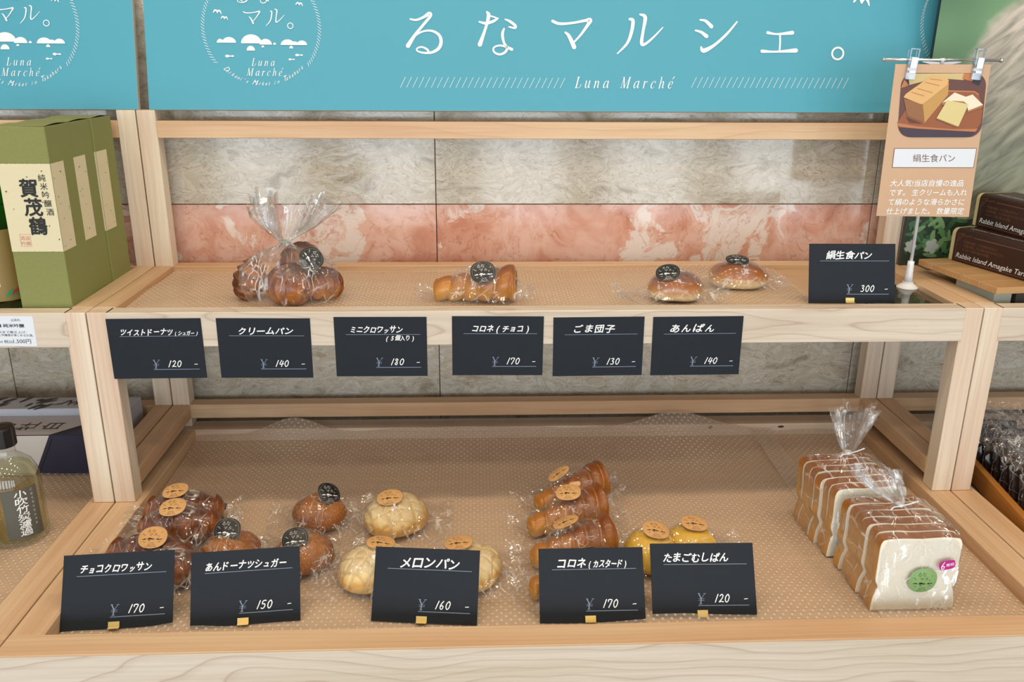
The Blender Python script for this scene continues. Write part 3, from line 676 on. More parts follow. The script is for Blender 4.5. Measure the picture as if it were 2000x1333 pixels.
UP = [('hanging under the shelf edge, leftmost, reading twist doughnut 120', [('ツイストドーナツ', .13, .70, .265, .13), ('(シュガー)', .70, .97, .27, .085)], '120', .0940, .2925, -.003),
 ('hanging under the shelf edge, second from left, price 140', [('クリームパン', .22, .82, .26, .14)], '140', .2470, .2920, .008),
 ('hanging under the shelf edge with two written lines, price 180', [('ミニクロワッサン', .17, .74, .255, .13), ('(5個入り)', .54, .88, .385, .10)], '180', .4135, .2930, .004),
 ('hanging under the shelf below the black-stickered cornet, price 170', [('コロネ(チョコ)', .21, .87, .25, .14)], '170', .5822, .2930, .008),
 ('hanging under the shelf edge, second from right, price 130', [('ごま団子', .22, .68, .25, .145)], '130', .7298, .2910, -.005),
 ('hanging under the shelf edge, rightmost there, price 140', [('あんぱん', .18, .70, .25, .155)], '140', .8752, .2910, -.005)]
for i, (d, l, p, x, zt, ry) in enumerate(UP):
    card('black price card '+d, l, p, (x, YL-.0016, zt-CH), (0, ry, 0), holder=False, seed=i+1)
R_ = math.radians
LOWC = [('standing front left before the chocolate croissants, price 170', [('チョコクロワッサン', .15, .80, .25, .13)], '170', ((.0356+.1686)/2+.0062, .0735, 4.2)),
 ('standing before the sugared doughnuts, price 150', [('あんドーナツシュガー', .13, .88, .25, .13)], '150', ((.1987+.3297)/2, .0762, 5.2)),
 ('standing before the melon breads, price 160', [('メロンパン', .24, .82, .26, .17)], '160', ((.4176+.5502)/2, .0716, -5.8)),
 ('standing before the pile of cornets, price 170', [('コロネ', .17, .46, .26, .15), ('(カスタード)', .46, .86, .26, .12)], '170', ((.6284+.7604)/2, .0665, 0)),
 ('standing before the yellow steamed breads, price 120', [('たまごむしぱん', .12, .76, .25, .14)], '120', ((.7703+.904)/2, .0733, -.9))]
for i, (d, l, p, (x, y, az)) in enumerate(LOWC):
    card('black price card '+d, l, p, (x, y, -.0195), (R_(-31), 0, R_(az)), seed=i+21)
card('black price card standing on the upper shelf at its right end, price 300', [('絹生食パン', .20, .74, .25, .145)], '300', (1.1243, .4106, .2935), (R_(-16), R_(0), R_(-1)), seed=33)

# ------------------------------------------------------------------ shop signs
TH = math.atan(.187)
def signboard(label, x0, x1, arts):
    t = thing('shop_sign', label, 'sign', (x0, .637, .5615), (-TH, 0, 0), 'teal signboards on top of the posts')
    H = .36
    obj('board', mesh(*shift(box_geo((x1-x0)/2, .005, H/2, .0006), ((x1-x0)/2, .0058, H/2))), M['sign_edge'], t)
    obj('printed_face', mesh([(0.0003, .0006, .0003), (x1-x0-.0003, .0006, .0003), (x1-x0-.0003, .0006, H-.0003), (0.0003, .0006, H-.0003)], [(0, 1, 2, 3)]), M['sign'], t)
    for nm, a in arts:
        a.to(lambda x, y: (x-x0, y)).make(nm, M['white_ink'], t, .0002)
    return t
def place(G, M3, w=1.22):
    tmp = Art(); gly(tmp, G, 1, 0, 0, w=w); a = Art()
    a.merge(tmp); a.v = [(M3[0]*x+M3[1]*(-y)+M3[2], M3[3]*x+M3[4]*(-y)+M3[5]) for x, y in a.v]; return a
B2 = (.0002946, 1e-6, .3194052, 1.9e-6, -.0002836, .1745822); B3 = (.0003009, 1.15e-5, .8628655, 2e-6, -.0002866, .1790083)
KANA = [place(G, B2) for G in (KRU, KNA, KMA, KLU)]+[place(G, B3) for G in (KSI, KWE)]
def P3(x, y): return (B3[0]*x+B3[1]*y+B3[2], B3[3]*x+B3[4]*y+B3[5])
a1 = Art(); c = P3(960, 298); a1.ring(c[0], c[1], .0095, .0030)
a2b = Art(); bird(a2b, *P3(1046, 38), .026); a2 = Art()
for i in range(27):
    x = .4300+i*.01008; a2.stroke([(x, .0372), (x+.0082, .0535)], w0=.0006, n=1)
for i in range(27):
    x = .9110+i*.00985; a2.stroke([(x, .0392), (x+.0082, .0560)], w0=.0006, n=1)
a3 = Art(); serif(a3, 'Luna Marché', .7165, .8800, .0380, .0245)
a4 = Art().merge(LOGO, .0942, .2080, .1300)
a5 = Art()
for i in range(26):
    g = R_(150+i*3.2); px, py = 1.392+.097*math.cos(g), .145+.097*math.sin(g); a5.stroke([(px-.0025, py-.003), (px+.0025, py+.003)], w0=.0007, n=1)
signboard('long teal sign in the middle with white emblem and large white kana', .0222, 1.42, [('kana_letter', k_) for k_ in KANA]+[('kana_letter', a1), ('bird_mark', Art().merge(a2b)), ('ornament', a2), ('lettering', a3), ('emblem', a4), ('ornament', a5)])
b4 = Art().merge(LOGO, .0985, -.1800, .1310)
signboard('teal sign at the left edge, with only its white round emblem in view', -1.28, .0052, [('emblem', b4)])

# ------------------------------------------------------------------ breads
def blob(rx, ry, h, seed=0, n=56, m=28, amp=.002, ns=30, belly=.3, sq=2.0, fn=None, kt=.9, kb=.62):
    """flat-bottomed dome: belly = share of the height below the widest line"""
    vs = []; fs = []
    for j in range(m+1):
        a = PI*j/m    # 0 bottom .. PI top
        c = -math.cos(a)
        z = belly*h*(1+c) if c < 0 else belly*h+(1-belly)*h*c
        k = math.sin(a)**(kb if c < 0 else kt)
        for i in range(n):
            w = 2*PI*i/n; cx, sx = math.cos(w), math.sin(w)
            q = (abs(cx)**sq+abs(sx)**sq)**(-1/sq)
            x, y = rx*k*cx*q, ry*k*sx*q; p = Vector((x, y, z))
            d = amp*noise.noise(Vector((x*ns+seed*3.7, y*ns, z*ns+seed)))
            if fn: d += fn(x, y, z, c)
            dirv = Vector((x/rx**2, y/ry**2, (z-belly*h)/(h*.6)**2)); dirv = dirv.normalized() if dirv.length > 1e-6 else Vector((0, 0, 1))
            p += dirv*d; p.z = max(p.z, .0003); vs.append(p)
    for j in range(m):
        for i in range(n):
            k2 = (i+1) % n; fs.append((j*n+i, j*n+k2, (j+1)*n+k2, (j+1)*n+i))
    return mesh(vs, fs)
def melon_fn(x, y, z, c):
    if c < -.15: return 0
    u, v = (x+y)*.707/.0205, (x-y)*.707/.0205
    u += .25*noise.noise(Vector((x*40, y*40, 0))); v += .25*noise.noise(Vector((x*40, y*40, 9)))
    d = min(abs(u-round(u)), abs(v-round(v)))
    return -.0026*math.exp(-(d/.09)**2)
def sweep(path, prof, n=24, m=60):
    """solid swept along path(t)->(x,y,z,heading); prof(t, ang) -> radius (y-ish, z-ish)"""
    vs = []; fs = []
    for j in range(m+1):
        t = j/m; P, hd = path(t); s = Vector((-math.sin(hd), math.cos(hd), 0))
        for i in range(n):
            w = 2*PI*i/n; r = prof(t, w); vs.append(P+s*(r*math.cos(w))+Vector((0, 0, r*math.sin(w)*.95)))
    for j in range(m):
        for i in range(n):
            k = (i+1) % n; fs.append((j*n+i, j*n+k, (j+1)*n+k, (j+1)*n+i))
    fs.append(tuple(range(n))); b = m*n; fs.append(tuple(range(b, b+n))[::-1])
    return mesh(vs, fs)
def cornet_mesh(L=.122, r0=.013, r1=.031, turns=6.2, seed=0):
    def prof(t, w):
        r = r0+(r1-r0)*t**1.1
        ph = (t*turns+w/(2*PI)+seed*.3) % 1.0
        r *= .80+.24*math.sin(PI*ph)**.45
        if t < .06: r *= math.sqrt(max(.02, 1-(1-t/.06)**2))
        if t > .97: r *= 1-.25*((t-.97)/.03)
        return r
    return sweep(lambda t: (Vector(((t-.5)*L, 0, .9*(r0+(r1-r0)*t**1.1))), 0.0), prof, 28, 90)
def croissant_mesh(L=.085, R=.020, bend=.9, seg=5, seed=0, blunt=.0):
    rad = L/bend if bend else 0
    def path(t):
        if not bend: return Vector(((t-.5)*L, 0, R*.85)), 0.0
        a = (t-.5)*bend; return Vector((rad*math.sin(a), rad*(1-math.cos(a)), R*.85)), a
    def prof(t, w):
        e = abs(2*t-1); r = R*(blunt+(1-blunt)*(1-e**1.8)**.7+.12)
        s = e*seg*.5+.04*math.sin(2*w+seed); ph = s % 1.0
        r *= 1.12-.34*ph**.8+.05*noise.noise(Vector((t*9, math.cos(w)*2+seed, math.sin(w)*2)))
        q_ = min(t, 1-t)/.07
        if q_ < 1: r *= math.sqrt(max(.004, 1-(1-q_)**2))
        return r
    return sweep(path, prof, 26, 80)

# bags -------------------------------------------------------------
def pillow(label, loc, yaw, w, d, h, rx, ry, fin=.012, seed=0, sticker=None, group=None, tilt=(0, 0), off=(0, 0), kind='film', edge=0.0015):
    """flat cellophane bag draped over one bread, end seams crinkled"""
    t = thing('cellophane_bag', label, 'plastic bag', loc, (tilt[0], tilt[1], yaw), group)
    nx, ny = 72, 50; vs = []; fs = []
    def H(x, y):
        X, Y = x-off[0], y-off[1]; q = math.sqrt((X/rx)**2+(Y/ry)**2)
        core = (h*max(0, 1-min(q/1.06, 1)**2.4)**.5) if q < 1.06 else 0
        tent = h*.8*math.exp(-(q*.95)**2.6)
        return max(core, tent)
    for j in range(ny+1):
        for i in range(nx+1):
            u, v = 2*i/nx-1, 2*j/ny-1
            x = u*w/2*(1-.06*abs(v)**3+.03*noise.noise(Vector((v*3, seed, u)))); y = v*d/2*(1-.10*abs(u)**2+.04*noise.noise(Vector((u*3, seed+3, 0))))
            z = H(x, y)
            loose = max(0, 1-z/(h*.9))
            c = noise.noise(Vector((x*55+seed*5, y*40, seed)))+.6*noise.noise(Vector((x*120, y*90+seed, seed)))
            z += .0035*loose*abs(c)+.0006*c
            e = max(0, (abs(u)-.72)/.28); z += fin*e*(.7+1.0*noise.noise(Vector((y*70+seed, u*2, seed*2)))+.5*noise.noise(Vector((y*200, 0, seed))))
            z += edge*abs(v)
            vs.append((x, y, max(z, .0006)+.0018))
    for j in range(ny):
        for i in range(nx):
            a = j*(nx+1)+i; fs.append((a, a+1, a+nx+2, a+nx+1))
    obj('film', mesh(vs, fs), M[kind], t, smooth=True)
    if sticker:
        col, (sx, sy, sz), rot = sticker[:3]; rr = sticker[3] if len(sticker) > 3 else .0185
        if sz is None:
            ddx, ddy = sx-loc[0], sy-loc[1]; sx, sy = math.cos(yaw)*ddx+math.sin(yaw)*ddy, -math.sin(yaw)*ddx+math.cos(yaw)*ddy; rot = rot-yaw
            smp = [(sx+.013*math.cos(k*PI/4), sy+.013*math.sin(k*PI/4)) for k in range(8)]
            gx = sum(H(*q)*(q[0]-sx) for q in smp)/(4*.013**2); gy = sum(H(*q)*(q[1]-sy) for q in smp)/(4*.013**2)
            base = max(H(*q)-gx*(q[0]-sx)-gy*(q[1]-sy)+.0012*(i > 0) for i, q in enumerate([(sx, sy)]+smp))
            nv = Vector((-gx, -gy, 1)).normalized(); nv = (nv+Vector((-math.sin(yaw)*.24, -math.cos(yaw)*.24, 0))).normalized(); qx = Vector((math.cos(rot), math.sin(rot), 0)); qx = (qx-nv*qx.dot(nv)).normalized(); qy = nv.cross(qx)
            e = Matrix((qx, qy, nv)).transposed().to_euler(); put_sticker(t, col, Vector((sx, sy, base))+nv*.0050, e, rr)
        else: put_sticker(t, col, (sx, sy, sz), rot, rr)
    return t
def put_sticker(t, col, loc, rot, r=.0185, ink=None):
    ink = ink or ('white_ink' if col == 'st_black' else 'black_ink')
    n = 40; vs = []; fs = []
    sup = lambda a, rr: (rr*math.copysign(abs(math.cos(a))**.88, math.cos(a)), rr*.94*math.copysign(abs(math.sin(a))**.88, math.sin(a)))
    # slightly domed disc, as it bends over the bread
    rings = 6
    dome = lambda x, y: -.0022*((x*x+y*y)/(r*r))
    vs.append((0, 0, 0))
    for k in range(1, rings+1):
        for i in range(n):
            x, y = sup(2*PI*i/n, r*k/rings); vs.append((x, y, dome(x, y)))
    for i in range(n): fs.append((0, 1+i, 1+(i+1) % n))
    for k in range(rings-1):
        for i in range(n):
            j = (i+1) % n; a = 1+k*n; fs.append((a+i, a+n+i, a+n+j, a+j))
    s = obj('sticker', mesh(vs, fs), M[col], t, loc, rot, smooth=True)
    s['label'] = {'st_black': 'round black shop sticker with white emblem', 'st_kraft': 'round tan shop sticker with black emblem', 'st_green': 'round green shop sticker'}[col]
    a = Art().merge(LOGO_S, r*.9)
    vs = [(x, y, dome(x, y)+.0003) for x, y in a.v]; obj('print', mesh(vs, a.f), M[ink], s)
    vs = []; fs = []
    for i in range(n):
        for rr in (r*.985, r*1.0): x, y = sup(2*PI*i/n, rr); vs.append((x, y, dome(x, y)+.0002))
    for i in range(n):
        j = (i+1) % n; fs.append((2*i, 2*i+1, 2*j+1, 2*j))
    obj('rim', mesh(vs, fs), M['st_edge'], s)
    return s

def loose(name, label, cat, me, mat, loc, yaw=0, group=None, rot=None):
    o = obj(name, me, M[mat], None, loc, rot or (0, 0, yaw), smooth=True)
    return tag(o, label, cat, group)
FL = -.0195
# --- melon breads
for k, (x, y, s, lab, yaw, sk_) in enumerate([(.4150, .170, 1.06, 'front left one, half behind its card', .2, (.4206, .188)), (.5330, .168, 1.06, 'front right one, half behind its card', .5, (.5259, .184)), (.4300, .308, 1.04, 'the back one in full view', 1.1, (.4219, .310))]):
    loose('melon_bread', 'pale golden melon bread with scored top, '+lab, 'bread', blob(.0495*s, .0460*s, .0415, seed=k+1, n=120, m=60, amp=.004, ns=24, belly=.30, fn=melon_fn, kt=.8, kb=.5), 'melon', (x, y, FL), yaw, 'melon breads')
    pillow('clear bag around the '+['front left', 'front right', 'back'][k]+' melon bread, with a tan sticker', (x, y, FL), [-.05, .06, -.03][k], .170, .126, .0435, .0520, .0485, seed=k+1, fin=.016, sticker=('st_kraft', (*sk_, None), R_([-4, 4, 4][k]), .0190), group='bags of melon bread')
# --- sugared doughnuts
def don_fn(x, y, z, c): return .0045*noise.noise(Vector((x*24, y*24, z*24)))
for k, (x, y, s, dz, lab, sk_) in enumerate([(.2140, .208, 1.02, .002, 'left one, before the back doughnut', (.2090, .228)), (.3130, .208, 1.02, 0, 'right one, its lower part behind the card', (.3076, .2038)), (.3170, .322, 1.0, 0, 'back one', None)]):
    loose('sugared_doughnut', 'brown sugar-coated bean doughnut, '+lab, 'bread', blob(.0425*s, .041*s, .039, seed=k+11, amp=.005, ns=26, belly=.40, fn=don_fn, kt=.68, kb=.45), 'donut', (x, y, FL+dz), k, 'sugared doughnuts')
    pillow('clear bag around the '+['left', 'right', 'back'][k]+' sugared doughnut, with a black sticker', (x, y, FL+dz), [.06, -.05, .12][k], .156, .122, .0445, .044, .042, seed=k+21, fin=.018, sticker=('st_black', [(-.004, .006, .0500), (-.008, -.012, .0470), (.0145, -.004, .0500)][k], [(R_(46), 0, R_(-6)), (R_(38), R_(-8), R_(4)), (R_(40), R_(20), R_(26))][k]), group='bags of sugared doughnut')
# --- chocolate croissants, shingled
for k, (x, y, z, yaw, lab, sk_) in enumerate([(.1140, .322, .003, .10, 'rearmost of the four', (.1048, .3257)), (.1260, .268, .007, .05, 'second from the back', (.1197, .2690)), (.1080, .196, .005, -.08, 'third from the back, tan sticker in full view', (.1177, .1932)), (.1420, .162, .001, .30, 'front one, mostly behind its card', None)]):
    me = croissant_mesh(.116, .0240, .30, 5, seed=k, blunt=.42)
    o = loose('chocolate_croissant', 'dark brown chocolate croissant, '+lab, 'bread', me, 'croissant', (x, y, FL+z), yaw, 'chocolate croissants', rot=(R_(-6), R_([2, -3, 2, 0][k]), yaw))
    for e in (-1, 1):
        g = shift(box_geo(.006, .006, .0035, .0012), (e*.0535, .0085, .019)); c = obj('chocolate_tip', mesh(*g), M['choc'], o)
    pillow('clear bag around the chocolate croissant, '+lab, (x, y, FL+z), yaw, .168, .100, .0480, .062, .030, seed=k+31, fin=.016, sticker=(('st_kraft', (*sk_, None), R_([6, 3, 4][k])) if sk_ else None), group='bags of chocolate croissant', off=(0, .003))
# --- custard cornets
for k, (x, y, z, yaw, lab, sk_) in enumerate([(.6960, .362, .003, .42, 'rearmost, only its top showing', (.6793, .3673)), (.6830, .286, .006, .30, 'middle one with the clearest tan sticker', (.6850, .2890)), (.6830, .203, .005, .22, 'third from the back', (.6743, .2133)), (.6780, .132, .0, .15, 'front one, mostly behind the card', (.6887, .1562))]):
    loose('custard_cornet', 'golden brown spiral cornet of the pile, '+lab, 'bread', cornet_mesh(.120, .0150, .0315, seed=k), 'cornet', (x, y, FL+z), 0, 'custard cornets', rot=(0, R_(-4), yaw))
    b = pillow('clear bag around the custard cornet, '+lab, (x, y, FL+z), yaw, .176, .104, .0535, .058, .036, seed=k+41, fin=.020, sticker=('st_kraft', (*sk_, None), R_([14, -6, 8, 0][k])), group='bags of custard cornet', off=(.014, 0))
    if k == 1:
        a = Art(); n = 20
        a.poly([(.0085*math.copysign(abs(math.cos(i*PI/10))**.5, math.cos(i*PI/10)), .0042*math.copysign(abs(math.sin(i*PI/10))**.5, math.sin(i*PI/10))) for i in range(n)])
        s = a.make('flavour_sticker', M['st_kraft'], b, 0, up='y'); s.location = (.0200, .0190, .0580); s.rotation_euler = (R_(26), R_(-8), R_(-14)); s['label'] = 'small oval orange sticker'
        Art().text('カスタード', -.0062, .0062, -.0014, .0032).make('print', M['white_ink'], s, .0003, up='y')
# --- steamed egg breads
for k, (x, y, lab, sk_) in enumerate([(.7900, .192, 'left one, half hidden', (.7948, .1931)), (.8480, .204, 'right one with the full tan sticker', (.8518, .209))]):
    loose('steamed_bread', 'smooth yellow steamed egg bread, '+lab, 'bread', blob(.0385, .0385, .050, seed=k+51, amp=.0012, belly=.3), 'egg', (x, y, FL), k, 'steamed egg breads')
    pillow('clear bag around the yellow steamed bread, '+lab, (x, y, FL), [.1, -.05][k], .156, .122, .052, .040, .040, seed=k+51, fin=.016, sticker=('st_kraft', (*sk_, None), R_([-6, -2][k])), group='bags of steamed bread')
# --- upper shelf
SZ = .2935
loose('chocolate_cornet', 'golden spiral cornet lying on the upper shelf beneath a black sticker', 'bread', cornet_mesh(.128, .0185, .0300, 5.4, seed=8), 'cornet', (.5500, .440, SZ), 0, rot=(0, R_(-2), R_(-7)))
pillow('clear bag around the cornet on the upper shelf, with a black sticker', (.5500, .440, SZ), R_(-7), .185, .094, .0540, .058, .034, seed=61, fin=.014, off=(.014, 0), sticker=('st_black', (.0150, -.022, .0500), (R_(52), R_(-4), R_(12)), .0195))
loose('glazed_bun', 'round glazed bun on the upper shelf, nearer the shelf front', 'bread', blob(.0425, .034, .043, seed=71, amp=.003, belly=.36, kt=.72, kb=.4), 'bun', (.8580, .4400, SZ), .1)
pillow('clear bag around the round bun near the shelf front, black sticker on top', (.8500, .4400, SZ), .03, .176, .092, .0450, .0450, .035, seed=71, fin=.018, off=(.008, 0), sticker=('st_black', (.8433, .4300, None), R_(-6)))
loose('glazed_bun', 'long glazed bun with a shiny dark top, behind the round one', 'bread', blob(.0480, .034, .040, seed=72, amp=.003, belly=.34, sq=2.3, kt=.68, kb=.4), 'bun', (.9790, .5160, SZ), -.06)
pillow('clear bag around the long shiny bun, dark sticker on its back edge', (.9780, .5160, SZ), -.06, .160, .098, .0410, .0510, .035, seed=72, fin=.012, sticker=('st_black', (.9743, .5150, None), R_(-8)))

def tied_bag(name, label, loc, yaw, secs, pleat, seed=0, mat='film_thick', n=120):
    """gathered bag: secs = (z, rx, ry, squareness, dx, dy, pleat amplitude, rim wave)"""
    t = thing(name, label, 'plastic bag', loc, (0, 0, yaw))
    # densify
    S = []
    for a, b in zip(secs[:-1], secs[1:]):
        for k in range(5): S.append(tuple(a[c]+(b[c]-a[c])*k/5 for c in range(8)))
    S.append(secs[-1]); vs = []; fs = []
    for j, (z, rx, ry, sq, dx, dy, pa, wave) in enumerate(S):
        for i in range(n):
            w = 2*PI*i/n; c, s = math.cos(w), math.sin(w); q = (abs(c)**sq+abs(s)**sq)**(-1/sq)
            k = 1+pa*(math.sin(w*pleat+seed+2*noise.noise(Vector((c*1.5, s*1.5, seed))))+.6*noise.noise(Vector((c*6, s*6, seed+z*20))))
            k += .02*noise.noise(Vector((c*4, s*4, z*30+seed)))
            vs.append((dx+rx*q*c*k, dy+ry*q*s*k, z+wave*noise.noise(Vector((c*2.2, s*2.2, seed+5)))))
    for j in range(len(S)-1):
        for i in range(n):
            k = (i+1) % n; fs.append((j*n+i, j*n+k, (j+1)*n+k, (j+1)*n+i))
    obj('film', mesh(vs, fs), M[mat], t, smooth=True)
    return t
# --- sliced loaves
def slice_mesh(w, h, th, seed):
    half_ = [(.50, 0), (.505, .03), (.50, .12), (.485, .22), (.452, .31), (.462, .36), (.490, .44), (.487, .6), (.490, .8), (.488, .90), (.470, .955), (.435, .985), (.30, 1.0), (.12, .995), (0, .99)]
    pts = [(x, y) for x, y in half_]+[(-x, y) for x, y in half_[::-1][1:]]
    rnd = random.Random(seed); P = []
    m = len(pts)
    for i in range(m-1):
        p0, p1, p2, p3 = pts[max(i-1, 0)], pts[i], pts[i+1], pts[min(i+2, m-1)]
        for j in range(3):
            t = j/3; P.append(tuple(.5*(2*p1[c]+(p2[c]-p0[c])*t+(2*p0[c]-5*p1[c]+4*p2[c]-p3[c])*t*t+(-p0[c]+3*p1[c]-3*p2[c]+p3[c])*t**3) for c in (0, 1)))
    P.append(pts[-1])
    for k in range(1, 10): P.append((-.5+k*.1, .002*math.sin(k)))
    n = len(P); vs = []; fs = []; mi = []
    wob = [1+.012*noise.noise(Vector((x*4+seed, y*4, seed))) for x, y in P]
    def ring(k, yy, e=0):
        b = len(vs)
        for (x, z), q in zip(P, wob): vs.append((x*w*q*k, yy, .5*h+(z-.5)*h*q*(k if k == 1 else k)))
        return b
    r0 = ring(.955, 0); r1 = ring(.990, .0003); r2 = ring(1, .0010); r3 = ring(1, th-.0010); r4 = ring(.990, th-.0003); r5 = ring(.955, th)
    for a, b, c in ((r0, r1, 1), (r1, r2, 1), (r2, r3, 0), (r3, r4, 1), (r4, r5, 1)):
        for i in range(n):
            k = (i+1) % n; fs.append((a+i, b+i, b+k, a+k)); mi.append(c)
    fs.append(tuple(r0+i for i in range(n))); mi.append(1); fs.append(tuple(r5+i for i in range(n))[::-1]); mi.append(1)
    me = mesh(vs, fs, mi); me.materials.append(M['crust_top']); me.materials.append(M['crumb']); return me
def loaf(label, loc, yaw, w, h, seed, n=6, th=.0178, lean=0.02):
    t = thing('sliced_loaf', label, 'bread', loc, (0, 0, yaw), 'sliced white loaves')
    rnd = random.Random(seed)
    for k in range(n):
        o = obj('slice', slice_mesh(w, h*(1-.004*k), th, seed+k), None, t, (rnd.uniform(-.0030, .0030), k*(th+.0011), 0), (R_(-1.2), R_(rnd.uniform(-1.6, 1.6)), R_(rnd.uniform(-2, 2))))
    return t
loaf('white sliced loaf in front, pale crumb facing forward', (1.1070, .0800, FL), R_(2.0), .1085, .1025, 3)
loaf('white sliced loaf behind, mostly showing its golden crust', (1.0985, .2080, FL), R_(5), .1085, .1050, 13)
def loaf_secs(w, d, h, y0, neck, tip, dx, dy):
    """neck: (x, y, z) of the tie; tip: of the open end, all local"""
    cy = y0
    return [(.001, w/2+.003, d/2+.003, 9, 0, cy, 0, 0), (h*.35, w/2+.002, d/2+.003, 8, 0, cy, .003, 0), (h*.8, w/2+.003, d/2+.003, 8, 0, cy, .006, 0), (h+.001, w/2-.001, d/2, 6, 0, cy, .008, 0),
            (h+.009, w*.30, d*.30, 2.4, neck[0]*.7, cy+(neck[1]-cy)*.7, .06, 0), (neck[2]-.006, .011, .010, 2, neck[0], neck[1], .22, 0), (neck[2], .0045, .0045, 2, neck[0], neck[1], .2, 0),
            (neck[2]+.006, .009, .008, 2, neck[0]+(tip[0]-neck[0])*.15, neck[1]+(tip[1]-neck[1])*.15, .25, 0), (neck[2]+(tip[2]-neck[2])*.55, .020, .014, 2, neck[0]+(tip[0]-neck[0])*.6, neck[1]+(tip[1]-neck[1])*.6, .28, .004),
            (tip[2], .029, .017, 2, tip[0], tip[1], .26, .018)]
b1 = tied_bag('bread_bag', 'clear bag tied at the top around the front sliced loaf, with green and magenta stickers', (1.1070, .0800, FL), R_(2.0), loaf_secs(.1085, .112, .1025, .055, (-.010, .050, .124), (-.040, .066, .162), 0, 0), 17, seed=2)
b2 = tied_bag('bread_bag', 'clear bag tied at the top around the rear sliced loaf, ruffle standing up', (1.0985, .2080, FL), R_(5), loaf_secs(.1085, .112, .1050, .055, (-.016, .050, .137), (-.008, .062, .196), 0, 0), 15, seed=6)
for b, p in ((b1, (-.010, .050, .124)), (b2, (-.016, .050, .137))):
    g = join(shift(lathe([(.0048, -.002), (.0055, 0), (.0048, .002)], 14), p), tube([(p[0], p[1]-.004, p[2]), (p[0]+.008, p[1]-.010, p[2]+.006), (p[0]+.016, p[1]-.014, p[2]+.012)], .0009, 6), tube([(p[0]-.002, p[1]-.005, p[2]), (p[0]-.012, p[1]-.008, p[2]+.001), (p[0]-.017, p[1]-.010, p[2]-.002)], .0008, 6))
    o = obj('wire_tie', mesh(*g), M['white_plastic'], b)
s = put_sticker(b1, 'st_green', (.0040, -.0060, .0460), (R_(90), 0, R_(0)), .0185)
a = Art(); n = 28; a.poly([(.0105*math.copysign(abs(math.cos(i*PI/14))**.55, math.cos(i*PI/14))*(1+.04*math.cos(i*PI)), .0066*math.copysign(abs(math.sin(i*PI/14))**.55, math.sin(i*PI/14))) for i in range(n)])
m_ = a.make('slice_count_sticker', M['magenta'], b1, 0, up='y'); m_.location = (.0315, -.0058, .0680); m_.rotation_euler = (R_(90), R_(-10), 0); m_['label'] = 'small magenta oval sticker reading 6 slices'
d6 = Art(); digits(d6, '6', -.0085, -.0048, .0095, .12); d6.text('枚切', -.0015, .0085, -.0018, .0048, off=.02); d6.make('print', M['white_ink'], m_, .0003, up='y')
# --- mini croissants in a tied bag
for k, (x, y, z, rx, ry, rz) in enumerate([(.0040, -.014, .000, 0, 0, -.95), (-.0440, .008, .022, 14, -66, -.3), (.0500, .006, .000, 0, 8, 1.25), (.0050, .030, .014, 10, 5, .5), (.0200, .018, .036, 0, -14, -.6)]):
    loose('mini_croissant', ['dark mini croissant at the front of the bag, coil end facing out', 'mini croissant standing on end at the left of the bag', 'mini croissant at the right of the bag', 'mini croissant lying at the back of the bag', 'mini croissant on top of the bag heap'][k], 'bread',
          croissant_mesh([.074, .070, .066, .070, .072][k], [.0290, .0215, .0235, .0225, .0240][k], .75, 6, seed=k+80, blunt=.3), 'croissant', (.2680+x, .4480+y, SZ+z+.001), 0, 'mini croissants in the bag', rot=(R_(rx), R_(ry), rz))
mb = tied_bag('croissant_bag', 'clear bag with a tied neck and wide ruffle, holding mini croissants', (.2680, .4500, SZ), 0,
    [(.001, .064, .046, 2.6, .003, 0, .01, 0), (.025, .074, .052, 2.5, .002, 0, .03, 0), (.052, .068, .048, 2.3, 0, 0, .05, 0), (.072, .042, .034, 2, -.002, 0, .09, 0), (.082, .013, .012, 2, -.002, 0, .22, 0), (.089, .006, .006, 2, -.002, 0, .25, 0),
     (.096, .014, .011, 2, -.001, 0, .28, 0), (.112, .030, .022, 2, .006, 0, .34, .004), (.132, .044, .028, 2, .010, 0, .30, .014), (.154, .056, .030, 2, .018, 0, .26, .034)], 23, seed=4)
obj('wire_tie', mesh(*shift(lathe([(.006, -.002), (.007, 0), (.006, .002)], 14), (-.002, 0, .089))), M['pale_block'], mb)
put_sticker(mb, 'st_black', (.0400, -.024, .0690), (R_(40), R_(52), R_(-30)), .0185)

# ------------------------------------------------------------------ dark plate, poster stand
o = box('acrylic_plate', 1.150, 1.268, .3825, .5225, .2912, .2930, M['dark_plate']); tag(o, 'dark glossy plate at the right end of the upper shelf, mirroring the stand', 'plate')
px, py = 1.2556, .5030
ps = thing('poster_stand', 'slim white and chrome stand holding a tan bread poster', 'stand', (px, py, .2932))
obj('base', mesh(*lathe([(.0168, 0), (.0165, .0015), (.0120, .005), (.0085, .0075), (.0082, .010)], 32)), M['white_plastic'], ps, smooth=False)
obj('collar', mesh(*lathe([(.0068, .0101), (.0058, .020), (.0052, .038), (.0050, .044)], 24)), M['white_plastic'], ps, smooth=True)
obj('pole', mesh(*lathe([(.0026, .0441), (.0026, .352), (.0034, .3525), (.0034, .3565)], 16)), plain('white_steel', (.78, .80, .82, 1), .25, 0.0), ps, smooth=True)
g = tube([(-.0895, 0, .3540), (.0895, 0, .3540)], .0022, 12)
obj('crossbar', mesh(*join(g, tube([(-.0920, 0, .354), (-.0895, 0, .354)], .0034, 12), tube([(.0895, 0, .354), (.0920, 0, .354)], .0034, 12))), M['chrome'], ps, smooth=True)
